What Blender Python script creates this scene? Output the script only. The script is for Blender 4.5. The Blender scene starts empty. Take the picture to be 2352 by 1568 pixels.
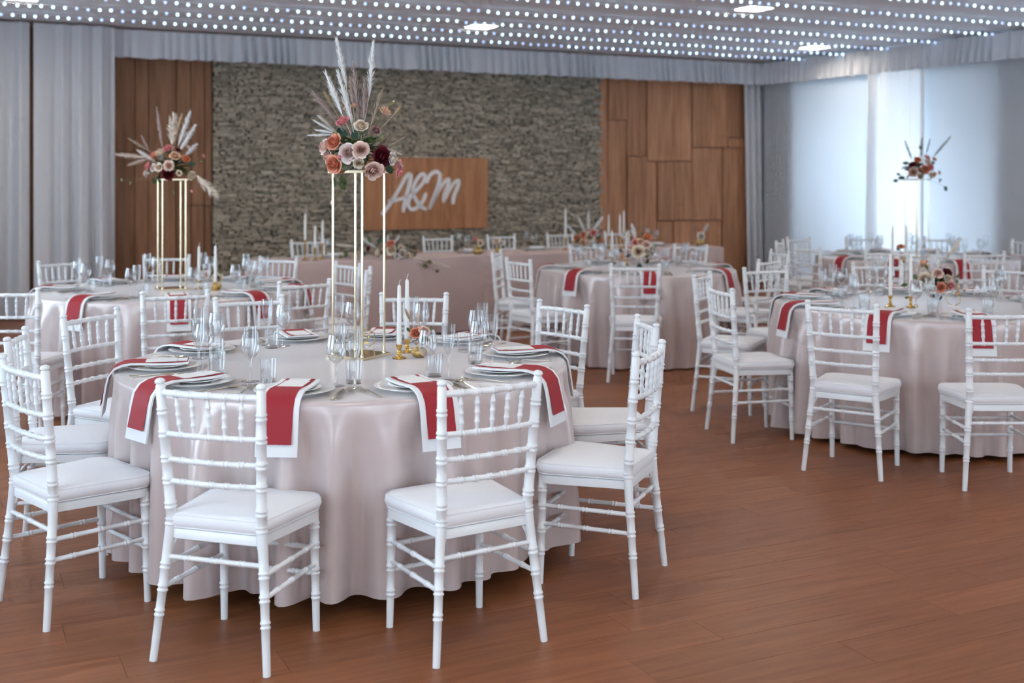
import bpy, bmesh, math, random
from mathutils import Vector, Matrix
random.seed(7)
PI = math.pi
C = bpy.context.scene.collection
SC = bpy.context.scene

# ------------------------------------------------------------------ camera
F, H, CU, V0 = 2700.0, 1.57, 1176.0, 412.0      # focal length (px of a 2352 px frame), eye height, principal column, horizon row
cam = bpy.data.cameras.new('camera')
camo = bpy.data.objects.new('camera', cam); C.objects.link(camo)
camo.location = (0, 0, H); camo.rotation_euler = (PI/2, 0, 0)
cam.sensor_width = 36.0; cam.lens = F*36.0/2352.0
cam.shift_y = -(784.0 - V0)/2352.0
cam.clip_end = 200
cam.dof.use_dof = True; cam.dof.focus_distance = 4.7; cam.dof.aperture_fstop = 2.3
SC.camera = camo

# ------------------------------------------------------------------ world, exposure
w = bpy.data.worlds.new('sky'); SC.world = w; w.use_nodes = True
w.node_tree.nodes['Background'].inputs[0].default_value = (0.62, 0.80, 1.0, 1)
w.node_tree.nodes['Background'].inputs[1].default_value = 1.0
SC.view_settings.view_transform = 'Standard'; SC.view_settings.look = 'None'
SC.view_settings.gamma = 1.0; SC.view_settings.use_curve_mapping = False
SC.view_settings.exposure = 0.0
cy = SC.cycles
cy.use_denoising = True
cy.use_adaptive_sampling = True; cy.adaptive_threshold = 0.12; cy.adaptive_min_samples = 12
cy.max_bounces = 7; cy.diffuse_bounces = 3; cy.glossy_bounces = 3; cy.transmission_bounces = 4; cy.transparent_max_bounces = 24
cy.caustics_reflective = False; cy.caustics_refractive = False
cy.sample_clamp_indirect = 6.0

# ------------------------------------------------------------------ room frame
A0 = Vector((-4.71, 14.05, 0))                   # left end of the panelled back wall
E1 = Vector((0.8988, 0.4383, 0)).normalized()    # along the back wall, to the right
E2 = Vector((E1.y, -E1.x, 0))                    # into the room, towards the camera
RW = Vector((0.4857, -0.8742, 0)).normalized()   # along the right wall, towards the camera
ZC = 3.36                                        # ceiling
S_L, S_R = -3.6, 9.50                            # room extent along the back wall
D_B = 18.2                                       # room depth
CORN = A0 + E1*S_R
def rm(s, d, z=0): return A0 + E1*s + E2*d + Vector((0, 0, z))
def ux(u, v, z):                                 # floor-plan point seen at a pixel, at height z
    Y = F*(H - z)/(v - V0); return Vector(((u - CU)/F*Y, Y, z))
def wall_s(u, d=0.0):
    k = (u - CU)/F; b = A0 + E2*d
    return (k*b.y - b.x)/(E1.x - k*E1.y)
def wall_z(s, v, d=0.0): return H - (v - V0)/F*(A0 + E1*s + E2*d).y
def proj(p): return (CU + F*p.x/p.y, V0 + F*(H - p.z)/p.y)

# ------------------------------------------------------------------ materials
M = {}
def mat(name, col, rough=0.5, metal=0.0, **k):
    m = bpy.data.materials.new(name); m.use_nodes = True
    b = m.node_tree.nodes['Principled BSDF']
    b.inputs['Base Color'].default_value = (*col, 1); b.inputs['Roughness'].default_value = rough
    b.inputs['Metallic'].default_value = metal
    for kk, v in k.items(): b.inputs[kk.replace('_', ' ')].default_value = v
    M[name] = m; return m
def nt(m): return m.node_tree.nodes, m.node_tree.links
def bump(m, scale=(1, 1, 1), noise=200.0, strength=0.1, dist=0.002, detail=2.0):
    n, l = nt(m); b = n['Principled BSDF']
    tc = n.new('ShaderNodeTexCoord'); mp = n.new('ShaderNodeMapping'); mp.inputs['Scale'].default_value = scale
    nz = n.new('ShaderNodeTexNoise'); nz.inputs['Scale'].default_value = noise; nz.inputs['Detail'].default_value = detail
    bp = n.new('ShaderNodeBump'); bp.inputs['Strength'].default_value = strength; bp.inputs['Distance'].default_value = dist
    l.new(tc.outputs['Object'], mp.inputs['Vector']); l.new(mp.outputs['Vector'], nz.inputs['Vector'])
    l.new(nz.outputs['Fac'], bp.inputs['Height']); l.new(bp.outputs['Normal'], b.inputs['Normal'])
def vary(m, c1, c2, scale=(1, 1, 1), noise=5.0, detail=4.0, rnd=0.0, attr=None, lo=0.3, hi=0.7):
    """base colour from stretched noise between two tints, shifted per object or by a face attribute"""
    n, l = nt(m); b = n['Principled BSDF']
    tc = n.new('ShaderNodeTexCoord'); mp = n.new('ShaderNodeMapping'); mp.inputs['Scale'].default_value = scale
    nz = n.new('ShaderNodeTexNoise'); nz.inputs['Scale'].default_value = noise; nz.inputs['Detail'].default_value = detail
    nz.noise_dimensions = '4D'
    rp = n.new('ShaderNodeValToRGB'); rp.color_ramp.elements[0].color = (*c1, 1); rp.color_ramp.elements[1].color = (*c2, 1)
    rp.color_ramp.elements[0].position = lo; rp.color_ramp.elements[1].position = hi
    l.new(tc.outputs['Object'], mp.inputs['Vector']); l.new(mp.outputs['Vector'], nz.inputs['Vector'])
    l.new(nz.outputs['Fac'], rp.inputs['Fac'])
    out = rp.outputs['Color']
    src = None
    if attr:
        at = n.new('ShaderNodeAttribute'); at.attribute_name = attr; src = at.outputs['Fac']
    elif rnd:
        oi = n.new('ShaderNodeObjectInfo'); src = oi.outputs['Random']
    if src is not None:
        ml = n.new('ShaderNodeMath'); ml.operation = 'MULTIPLY'; ml.inputs[1].default_value = 37.0
        l.new(src, ml.inputs[0]); l.new(ml.outputs[0], nz.inputs['W'])
        mr = n.new('ShaderNodeMapRange'); mr.inputs['To Min'].default_value = 1 - rnd; mr.inputs['To Max'].default_value = 1 + rnd
        l.new(src, mr.inputs['Value'])
        hs = n.new('ShaderNodeHueSaturation'); l.new(mr.outputs[0], hs.inputs['Value']); l.new(out, hs.inputs['Color']); out = hs.outputs['Color']
    l.new(out, b.inputs['Base Color'])

mat('paint', (0.84, 0.86, 0.88), 0.28)
mat('cushion', (0.84, 0.84, 0.87), 0.85, Sheen_Weight=0.2); bump(M['cushion'], noise=60, strength=0.25, dist=0.004)
mat('satin', (0.63, 0.53, 0.515), 0.24, 0.08, Specular_IOR_Level=0.9, Sheen_Weight=0.5, Sheen_Roughness=0.4); bump(M['satin'], (1, 1, 6), 260, 0.12, 0.0006)
mat('flat_cloth', (0.60, 0.47, 0.45), 0.8); bump(M['flat_cloth'], noise=300, strength=0.1, dist=0.001)
mat('white_cloth', (0.87, 0.88, 0.90), 0.8); bump(M['white_cloth'], noise=300, strength=0.15, dist=0.001)
mat('red_cloth', (0.36, 0.012, 0.024), 0.62); bump(M['red_cloth'], noise=400, strength=0.1, dist=0.0006)
mat('card', (0.88, 0.88, 0.88), 0.7)
mat('china', (0.93, 0.93, 0.93), 0.10)
mat('gold', (0.83, 0.58, 0.20), 0.16, 1.0)
mat('pale_gold', (0.80, 0.68, 0.48), 0.16, 1.0)
mat('cutlery', (0.78, 0.70, 0.56), 0.14, 1.0)
mat('mirror', (0.85, 0.83, 0.8), 0.05, 1.0)
mat('gold_rough', (0.62, 0.44, 0.17), 0.42, 0.85); bump(M['gold_rough'], noise=120, strength=0.8, dist=0.003)
mat('wax', (0.90, 0.89, 0.87), 0.45, Subsurface_Weight=0.15)
mat('wick', (0.75, 0.73, 0.68), 0.8)
mat('wood_dark', (0.2, 0.1, 0.05), 0.6)
mat('plaster', (0.74, 0.74, 0.76), 0.9)
mat('ceiling', (0.86, 0.86, 0.88), 0.9)
mat('drape', (0.70, 0.71, 0.75), 0.85)
mat('panel_wood', (0.3, 0.17, 0.1), 0.6)
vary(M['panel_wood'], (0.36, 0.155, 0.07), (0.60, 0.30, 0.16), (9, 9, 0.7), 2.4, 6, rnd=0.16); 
mat('panel_wood_shaded', (0.2, 0.1, 0.05), 0.6)  # panel wood tinted darker, carrying the shade on the left boards
vary(M['panel_wood_shaded'], (0.20, 0.085, 0.038), (0.35, 0.175, 0.09), (9, 9, 0.7), 2.4, 6, rnd=0.14)
mat('sign_wood', (0.3, 0.17, 0.1), 0.55)
vary(M['sign_wood'], (0.36, 0.145, 0.058), (0.60, 0.28, 0.13), (8, 8, 0.8), 2.2, 6, rnd=0.05)
mat('plank', (0.3, 0.17, 0.1), 0.42, Specular_IOR_Level=0.35)
vary(M['plank'], (0.205, 0.068, 0.025), (0.315, 0.115, 0.047), (1.1, 14, 1), 3.0, 8, rnd=0.08)
bump(M['plank'], (2, 60, 1), 8, 0.10, 0.001, 4)
mat('plank_far', (0.3, 0.17, 0.1), 0.42, Specular_IOR_Level=0.35)
vary(M['plank_far'], (0.205, 0.068, 0.025), (0.315, 0.115, 0.047), (1.1, 14, 1), 3.0, 8, rnd=0.08, attr='tone')
mat('subfloor', (0.05, 0.025, 0.015), 0.8)
mat('stone', (0.3, 0.27, 0.22), 0.85)
vary(M['stone'], (0.31, 0.262, 0.195), (0.65, 0.57, 0.455), (3, 3, 8), 5, 4, rnd=0.28); bump(M['stone'], noise=60, strength=0.6, dist=0.01)
mat('stone_far', (0.3, 0.27, 0.22), 0.85)
vary(M['stone_far'], (0.31, 0.262, 0.195), (0.65, 0.57, 0.455), (3, 3, 8), 5, 4, rnd=0.28, attr='tone'); bump(M['stone_far'], noise=60, strength=0.6, dist=0.01)
mat('mortar', (0.07, 0.06, 0.045), 0.95)
mat('white_letter', (0.88, 0.86, 0.86), 0.6)
mat('leaf_dark', (0.025, 0.075, 0.045), 0.5)
mat('leaf_green', (0.075, 0.125, 0.04), 0.5)
mat('leaf_olive', (0.17, 0.16, 0.05), 0.55)
mat('leaf_grey', (0.30, 0.31, 0.29), 0.6)
mat('stem', (0.22, 0.17, 0.09), 0.7)
for nme, c in dict(salmon=(0.78, 0.33, 0.21), blush=(0.86, 0.66, 0.58), shell=(0.86, 0.73, 0.70), peach=(0.85, 0.58, 0.42), pink=(0.78, 0.32, 0.33),
                   cream=(0.86, 0.77, 0.62), burgundy=(0.12, 0.006, 0.016), mauve=(0.42, 0.25, 0.25), orange=(0.80, 0.30, 0.14), ivory=(0.86, 0.83, 0.78)).items():
    m = mat('rose_'+nme, c, 0.6)
    n, l = nt(m); tc = n.new('ShaderNodeTexCoord'); gr = n.new('ShaderNodeTexGradient'); gr.gradient_type = 'QUADRATIC_SPHERE' if nme == 'none' else 'SPHERICAL'
    mp = n.new('ShaderNodeMapping'); mp.inputs['Scale'].default_value = (1.15, 1.15, 0.0)      # petals deepen in colour towards the heart of the bloom
    rp = n.new('ShaderNodeValToRGB'); rp.color_ramp.elements[0].color = (min(1, c[0]*1.04), min(1, c[1]*1.04), min(1, c[2]*1.04), 1); rp.color_ramp.elements[0].position = 0.2
    rp.color_ramp.elements[1].color = (c[0]*.88, c[1]*.66, c[2]*.60, 1); rp.color_ramp.elements[1].position = 0.9
    l.new(tc.outputs['Object'], mp.inputs['Vector']); l.new(mp.outputs['Vector'], gr.inputs['Vector']); l.new(gr.outputs['Fac'], rp.inputs['Fac']); l.new(rp.outputs['Color'], n['Principled BSDF'].inputs['Base Color'])
for nme, c in dict(white=(0.88, 0.87, 0.86), beige=(0.66, 0.55, 0.46), mauve=(0.48, 0.37, 0.35), brown=(0.42, 0.33, 0.25), tan=(0.60, 0.44, 0.28), cream=(0.80, 0.71, 0.60), sage=(0.30, 0.34, 0.32)).items():
    mat('plume_'+nme, c, 0.9)
def emit(name, col, s):
    m = bpy.data.materials.new(name); m.use_nodes = True; n, l = nt(m)
    n.remove(n['Principled BSDF']); e = n.new('ShaderNodeEmission'); e.inputs[0].default_value = (*col, 1); e.inputs[1].default_value = s
    l.new(e.outputs[0], n['Material Output'].inputs[0]); M[name] = m; return m
emit('led', (0.46, 0.73, 1.0), 5.5)
emit('led_dim', (0.42, 0.60, 1.0), 2.2)
emit('panel_light', (1.0, 0.90, 0.76), 64.0)
def translucent(name, col, tcol, fac):
    m = bpy.data.materials.new(name); m.use_nodes = True; n, l = nt(m); n.remove(n['Principled BSDF'])
    d = n.new('ShaderNodeBsdfDiffuse'); d.inputs[0].default_value = (*col, 1)
    t = n.new('ShaderNodeBsdfTranslucent'); t.inputs[0].default_value = (*tcol, 1)
    x = n.new('ShaderNodeMixShader'); x.inputs[0].default_value = fac
    l.new(d.outputs[0], x.inputs[1]); l.new(t.outputs[0], x.inputs[2]); l.new(x.outputs[0], n['Material Output'].inputs[0]); M[name] = m
translucent('blind', (0.80, 0.82, 0.85), (0.80, 0.84, 0.88), 0.5)
translucent('sheer', (0.82, 0.83, 0.86), (0.84, 0.86, 0.88), 0.30)
translucent('curtain', (0.80, 0.81, 0.85), (0.80, 0.81, 0.85), 0.15)
def glassmat(name, tint):
    m = bpy.data.materials.new(name); m.use_nodes = True; n, l = nt(m); n.remove(n['Principled BSDF'])
    t = n.new('ShaderNodeBsdfTransparent'); t.inputs[0].default_value = (*tint, 1)
    g = n.new('ShaderNodeBsdfGlossy'); g.inputs['Roughness'].default_value = 0.01; g.inputs[0].default_value = (1, 1, 1, 1)
    f = n.new('ShaderNodeLayerWeight'); f.inputs[0].default_value = 0.5
    pw = n.new('ShaderNodeMath'); pw.operation = 'POWER'; pw.inputs[1].default_value = 2.1; l.new(f.outputs['Facing'], pw.inputs[0])
    ma = n.new('ShaderNodeMath'); ma.operation = 'MULTIPLY_ADD'; ma.inputs[1].default_value = 0.9; ma.inputs[2].default_value = 0.055; l.new(pw.outputs[0], ma.inputs[0])
    mx = n.new('ShaderNodeMixShader'); l.new(ma.outputs[0], mx.inputs[0]); l.new(t.outputs[0], mx.inputs[1]); l.new(g.outputs[0], mx.inputs[2])
    l.new(mx.outputs[0], n['Material Output'].inputs[0]); M[name] = m
glassmat('glass', (0.955, 0.965, 0.97)); glassmat('pane', (0.97, 0.98, 0.98))

# ------------------------------------------------------------------ mesh helpers
class MB:
    def __init__(s): s.v = []; s.f = []; s.tone = []
    def add(s, vs, fs, tone=None):
        o = len(s.v); s.v += [tuple(p) for p in vs]; s.f += [tuple(i + o for i in f) for f in fs]
        s.tone += [tone if tone is not None else 0.5]*len(fs); return s
    def box(s, lo, hi, tone=None):
        x0, y0, z0 = lo; x1, y1, z1 = hi
        return s.add([(x0, y0, z0), (x1, y0, z0), (x1, y1, z0), (x0, y1, z0), (x0, y0, z1), (x1, y0, z1), (x1, y1, z1), (x0, y1, z1)],
                     [(3, 2, 1, 0), (4, 5, 6, 7), (0, 1, 5, 4), (1, 2, 6, 5), (2, 3, 7, 6), (3, 0, 4, 7)], tone)
    def chbox(s, lo, hi, c=0.004, tone=None):       # box with its front (-y) edges chamfered
        x0, y0, z0 = lo; x1, y1, z1 = hi
        return s.add([(x0, y1, z0), (x1, y1, z0), (x1, y1, z1), (x0, y1, z1), (x0, y0+c, z0), (x1, y0+c, z0), (x1, y0+c, z1), (x0, y0+c, z1),
                      (x0+c, y0, z0+c), (x1-c, y0, z0+c), (x1-c, y0, z1-c), (x0+c, y0, z1-c)],
                     [(0, 3, 2, 1), (8, 9, 10, 11), (4, 5, 9, 8), (5, 6, 10, 9), (6, 7, 11, 10), (7, 4, 8, 11), (0, 1, 5, 4), (1, 2, 6, 5), (2, 3, 7, 6), (3, 0, 4, 7)], tone)
    def lathe(s, prof, n=24, cx=0, cy=0, cz=0):
        vs = []; fs = []; k = len(prof)
        for i in range(n):
            a = 2*PI*i/n; ca, sa = math.cos(a), math.sin(a)
            vs += [(cx + r*ca, cy + r*sa, cz + z) for r, z in prof]
        for i in range(n):
            j = (i + 1) % n
            for q in range(k - 1):
                if prof[q][0] < 1e-6 and prof[q+1][0] < 1e-6: continue
                fs.append((i*k+q, j*k+q, j*k+q+1, i*k+q+1))
        return s.add(vs, fs)
    def tube(s, pts, rad, n=10, cap=True):
        pts = [Vector(p) for p in pts]; m = len(pts)
        if not isinstance(rad, (list, tuple)): rad = [rad]*m
        vs = []; fs = []; up = None
        for i, p in enumerate(pts):
            t = (pts[min(i+1, m-1)] - pts[max(i-1, 0)]).normalized()
            if up is None:
                up = Vector((0, 0, 1)) if abs(t.z) < 0.9 else Vector((1, 0, 0))
            a = t.cross(up).normalized(); b = a.cross(t).normalized(); up = b
            for q in range(n):
                th = 2*PI*q/n; vs.append(p + (a*math.cos(th) + b*math.sin(th))*rad[i])
        for i in range(m-1):
            for q in range(n):
                r = (q+1) % n; fs.append((i*n+q, i*n+r, (i+1)*n+r, (i+1)*n+q))
        if cap: fs.append(tuple(range(n-1, -1, -1))); fs.append(tuple((m-1)*n + q for q in range(n)))
        return s.add(vs, fs)
    def mesh(s, name, material=None, smooth=None, attr=False):
        me = bpy.data.meshes.new(name); me.from_pydata(s.v, [], s.f)
        if smooth is not None:
            me.shade_smooth(); me.set_sharp_from_angle(angle=math.radians(smooth))
        if attr:
            a = me.attributes.new('tone', 'FLOAT', 'FACE'); a.data.foreach_set('value', s.tone)
        if material: me.materials.append(M[material])
        me.update(); return me
def obj(name, me, parent=None, loc=None, rz=None, material=None):
    o = bpy.data.objects.new(name, me); C.objects.link(o)
    if parent: o.parent = parent
    if loc is not None: o.location = loc
    if rz is not None: o.rotation_euler = (0, 0, rz)
    if material:
        o.material_slots[0].link = 'OBJECT'; o.material_slots[0].material = M[material]
    return o
def tag(o, label, cat, group=None):
    o['label'] = label; o['category'] = cat
    if group: o['group'] = group
    return o
def thing(name, label, cat, loc=(0, 0, 0), rz=0.0, group=None):
    o = bpy.data.objects.new(name, None); C.objects.link(o); o.empty_display_size = 0.05
    o.location = loc; o.rotation_euler = (0, 0, rz); return tag(o, label, cat, group)
def struct(name, me, loc=None, rz=None):
    o = obj(name, me, None, loc, rz); o['kind'] = 'structure'; return o
def copy_tree(o, parent=None):
    c = o.copy(); C.objects.link(c)
    if parent: c.parent = parent
    for ch in o.children: copy_tree(ch, c)
    return c
RZ = math.atan2(E1.y, E1.x)                       # yaw of the room

# ------------------------------------------------------------------ floor with planks
mb = MB().box((S_L-0.3, -0.3, -0.06), (S_R+3.8, D_B+0.3, -0.012))      # local x along E1, local y = -E2
me = MB(); me.v = [(x, -y, z) for x, y, z in mb.v]; me.f = [tuple(reversed(f)) for f in mb.f]; me.tone = mb.tone
floor = struct('floor', me.mesh('floor', 'subfloor'), A0, RZ)
PW, PL, PG = 0.19, 1.28, 0.0006
cells = []
nrow = int((D_B+0.3)/PW)+1
for r in range(nrow):
    d0 = r*PW; off = random.uniform(0, PL); s = S_L - 0.3 - off
    while s < S_R + 3.6:
        a, b = max(s, S_L-0.3), min(s+PL, S_R+3.7)
        if b - a > 0.05:
            p = rm((a+b)/2, d0+PW/2); area = 0
            if p.y > 1.5:
                u, v = proj(p)
                if -250 < u < 2600 and v < 1680: area = (b-a)*PW/p.y**3
            cells.append((area, a, b, d0))
        s += PL
cells.sort(key=lambda c: -c[0])
full = MB().box((-PL/2+PG, -PW/2+PG, -0.012), (PL/2-PG, PW/2-PG, 0)).mesh('plank', 'plank')
for ar, a, b, d0 in cells[:300]:
    if abs(b-a-PL) < 1e-6: me = full
    else: me = MB().box((-(b-a)/2+PG, -PW/2+PG, -0.012), ((b-a)/2-PG, PW/2-PG, 0)).mesh('plank', 'plank')
    obj('plank', me, floor, ((a+b)/2, -(d0+PW/2), 0))
mb = MB()
for ar, a, b, d0 in cells[300:]:
    mb.box((a+PG, -(d0+PW)+PG, -0.012), (b-PG, -d0-PG, 0), random.random())
o = obj('distant_planks', mb.mesh('planks', 'plank_far', attr=True), floor); o['kind'] = 'stuff'

# ------------------------------------------------------------------ shell: ceiling and walls
def local(p): q = p - A0; return (q.dot(E1), -q.dot(E2), p.z)
c1 = local(CORN); c2 = local(CORN + RW*(D_B/ (-(RW.dot(E2))*-1)))
cpoly = [(S_L-0.2, 0.2), (S_R+0.1, 0.2), (c2[0]+0.2, -D_B-0.2), (S_L-0.2, -D_B-0.2)]
mb = MB(); mb.add([(x, y, ZC) for x, y in cpoly] + [(x, y, ZC+0.2) for x, y in cpoly], [(0, 1, 2, 3), (7, 6, 5, 4), (0, 4, 5, 1), (1, 5, 6, 2), (2, 6, 7, 3), (3, 7, 4, 0)])
struct('ceiling', mb.mesh('ceiling', 'ceiling'), A0, RZ)
backwall = struct('wall_back', MB().box((S_L-0.2, 0.0, 0), (S_R+0.1, 0.2, ZC)).mesh('wall_back', 'plaster'), A0, RZ)
def wall_with_openings(name, length, opens, thick=0.2):
    """local x along the wall, local y outwards"""
    mb = MB(); x = 0
    for a, b, z0, z1 in opens:
        mb.box((x, 0, 0), (a, thick, ZC)); mb.box((a, 0, 0), (b, thick, z0)); mb.box((a, 0, z1), (b, thick, ZC)); x = b
    mb.box((x, 0, 0), (length, thick, ZC)); return mb.mesh(name, 'plaster')
AREA = []
def area_light(name, loc, normal, sx, sy, power, col):
    L = bpy.data.lights.new(name, 'AREA'); L.shape = 'RECTANGLE'; L.size = sx; L.size_y = sy; L.energy = power; L.color = col
    o = bpy.data.objects.new(name, L); C.objects.link(o); o.location = loc
    o.rotation_euler = Vector(normal).to_track_quat('-Z', 'Z').to_euler(); return o
NWIN = [0]
def make_window(wall, a, b, z0, z1, origin, ang, mullions=2):
    NWIN[0] += 1
    mb = MB(); t = 0.05
    mb.box((a, 0.06, z0), (a+t, 0.14, z1)); mb.box((b-t, 0.06, z0), (b, 0.14, z1)); mb.box((a+t, 0.06, z0), (b-t, 0.14, z0+t)); mb.box((a+t, 0.06, z1-t), (b-t, 0.14, z1))
    for i in range(1, mullions):
        x = a + (b-a)*i/mullions; mb.box((x-0.025, 0.06, z0+t), (x+0.025, 0.14, z1-t))
    f = struct('window_%d' % NWIN[0], mb.mesh('window_frame', 'paint'), origin, ang)
    for i in range(mullions):
        xa = a + (b-a)*i/mullions + 0.03; xb = a + (b-a)*(i+1)/mullions - 0.03
        obj('pane', MB().box((xa, 0.098, z0+0.045), (xb, 0.102, z1-0.045)).mesh('pane', 'pane'), f)
DAY = (0.70, 0.85, 1.0)
# left wall: local x runs from the near end to the far end, outside is on the left
oL = rm(S_L, D_B); angL = math.atan2(-E2.y, -E2.x)
opL = [(1.2, 3.9, 0.5, 2.8), (5.0, 7.7, 0.5, 2.8), (8.8, 11.5, 0.5, 2.8), (12.6, 15.3, 0.5, 2.8)]
struct('wall_left', wall_with_openings('wall_left', D_B, opL), oL, angL)
for a, b, z0, z1 in opL:
    make_window('wall_left', a, b, z0, z1, oL, angL, 3)
    p = oL - E2*((a+b)/2) - E1*0.45 + Vector((0, 0, (z0+z1)/2))
    area_light('daylight', p, E1, b-a, z1-z0, 128, DAY)
# wall behind the camera
oB = rm(S_R+3.4+5.5, D_B); angB = RZ + PI
LB = S_R+3.4+5.5 - S_L
opB = [(LB-2.6, LB-1.0, 0.4, 2.8), (LB-5.6, LB-4.0, 0.4, 2.8), (LB-8.6, LB-7.0, 0.4, 2.8)]  # unseen windows added to brighten chair backs, narrowed to streak the satin
opB = sorted(opB)
struct('wall_front', wall_with_openings('wall_front', LB, opB), oB, angB)
for a, b, z0, z1 in opB:
    make_window('wall_front', a, b, z0, z1, oB, angB, 3)
    p = oB - E1*((a+b)/2) + E2*0.45 + Vector((0, 0, (z0+z1)/2))
    area_light('daylight', p, -E2, b-a, z1-z0, 88, (0.80, 0.90, 1.0))
# right wall: local x from the far corner towards the camera, outside on the right (local +y)
angR = math.atan2(RW.y, RW.x); NR = Vector((-RW.y, RW.x, 0))
opR = [(0.95, 4.35, 0.08, 2.95), (5.3, 8.7, 0.08, 2.95), (9.6, 13.0, 0.08, 2.95), (13.9, 17.3, 0.08, 2.95)]
struct('wall_right', wall_with_openings('wall_right', 22.5, opR), CORN, angR)
for a, b, z0, z1 in opR:
    make_window('wall_right', a, b, z0, z1, CORN, angR, 2)
    p = CORN + RW*((a+b)/2) + NR*1.3 + Vector((0, 0, 1.2))
    area_light('daylight', p, -NR, b-a-0.5, 1.9, 200, DAY)

# ------------------------------------------------------------------ back wall cladding: boards, stones
S_ST0, S_ST1 = wall_s(487), wall_s(1380)
panelL = obj('trim_1', MB().box((S_L, -0.02, 0), (S_ST0, 0, ZC-0.02)).mesh('panel_backing', 'wood_dark'), None, A0, RZ); panelL['kind'] = 'structure'
edges = [S_L+0.02, -3.1, -2.75, -2.3, -1.95, -1.5, -1.1, -0.75, -0.36, wall_s(258), wall_s(308), wall_s(339), wall_s(404), wall_s(436), wall_s(468), S_ST0-0.02]
for i, (a, b) in enumerate(zip(edges[:-1], edges[1:])):
    dep = [0.045, 0.03, 0.055, 0.035, 0.05][i % 5]
    cuts = [0.0, random.choice([1.25, 1.9, 2.2, 0.9]), ZC-0.02]
    for z0, z1 in zip(cuts[:-1], cuts[1:]):
        dd = dep + (0.012 if z0 > 0 else 0)
        obj('board', MB().chbox((-(b-a)/2+0.004, -dd, z0+0.003), ((b-a)/2-0.004, -0.02, z1-0.003), 0.004).mesh('board', 'panel_wood_shaded'), panelL, ((a+b)/2, 0, 0))
panelR = obj('trim_2', MB().box((S_ST1, -0.02, 0), (S_R, 0, ZC-0.02)).mesh('panel_backing', 'wood_dark'), None, A0, RZ); panelR['kind'] = 'structure'
def cw(x): return wall_s(1360 + x/3.137, 0.05)
rects = [(56, 115, 40, 1700, .03), (119, 254, 40, 361, .055), (119, 251, 363, 1700, .03), (258, 338, 40, 619, .045), (258, 392, 622, 1700, .06), (342, 393, 40, 619, .032),
         (398, 587, 40, 658, .06), (396, 467, 662, 1700, .04), (473, 588, 662, 1085, .065), (473, 588, 1089, 1700, .03), (593, 717, 40, 658, .042), (592, 717, 662, 1085, .06),
         (592, 717, 1089, 1700, .038), (723, 857, 40, 560, .06), (723, 937, 563, 1085, .044), (723, 937, 1089, 1700, .028), (863, 977, 40, 559, .042), (943, 1110, 563, 1700, .055),
         (983, 1110, 40, 490, .03), (983, 1110, 493, 560, .05)]
for x0, x1, y0, y1, dep in rects:
    a, b = cw(x0), min(cw(x1), S_R-0.01); sm = (a+b)/2
    z1 = ZC-0.02 if y0 <= 40 else wall_z(sm, 160 + y0/3.137, 0.05); z0 = 0.0 if y1 >= 1600 else wall_z(sm, 160 + y1/3.137, 0.05)
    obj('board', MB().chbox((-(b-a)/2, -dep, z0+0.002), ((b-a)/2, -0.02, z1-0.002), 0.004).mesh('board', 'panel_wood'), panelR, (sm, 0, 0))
# stacked ledge stone
stonebase = obj('trim_3', MB().box((S_ST0, -0.012, 0), (S_ST1, 0, ZC-0.02)).mesh('stone_backing', 'mortar'), None, A0, RZ); stonebase['kind'] = 'structure'
SIGN = (wall_s(835, 0.09), wall_s(1120, 0.09)); sgm = sum(SIGN)/2
SIGNZ = (wall_z(sgm, 526, 0.09), wall_z(sgm, 362, 0.09))
st = []; z = 0.0; rs = random.Random(11)
while z < ZC-0.05:
    h = rs.choice([0.019, 0.022, 0.025, 0.028, 0.033]); s = S_ST0 - rs.uniform(0, 0.1)
    while s < S_ST1:
        L = rs.choice([rs.uniform(0.045, 0.10), rs.uniform(0.08, 0.18)]); a, b = max(s, S_ST0+0.002), min(s+L, S_ST1-0.002)
        if b-a > 0.02:
            dep = 0.02 + 0.055*rs.random() if rs.random() > .16 else 0.013
            vis = z > 1.0 and z+h < 3.0 and not (b > SIGN[0] and a < SIGN[1] and z < SIGNZ[1] and z+h > SIGNZ[0])
            st.append(((b-a)*h if vis else 0, a, b, z, h, dep))
        s += L + rs.choice([0, 0, 0, .012, .02])
    z += h
st.sort(key=lambda c: -c[0])
for ar, a, b, z, h, dep in st[:300]:
    obj('stone', MB().chbox((-(b-a)/2+.002, -dep, 0.0015), ((b-a)/2-.002, -0.012, h-.0015), 0.005).mesh('stone', 'stone'), stonebase, ((a+b)/2, 0, z))
mb = MB()
for ar, a, b, z, h, dep in st[300:]:
    mb.chbox((a+.002, -dep, z+.0015), (b-.002, -0.012, z+h-.0015), 0.005, rs.random())
o = obj('ledge_stones', mb.mesh('stones', 'stone_far', attr=True), stonebase); o['kind'] = 'stuff'
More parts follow.
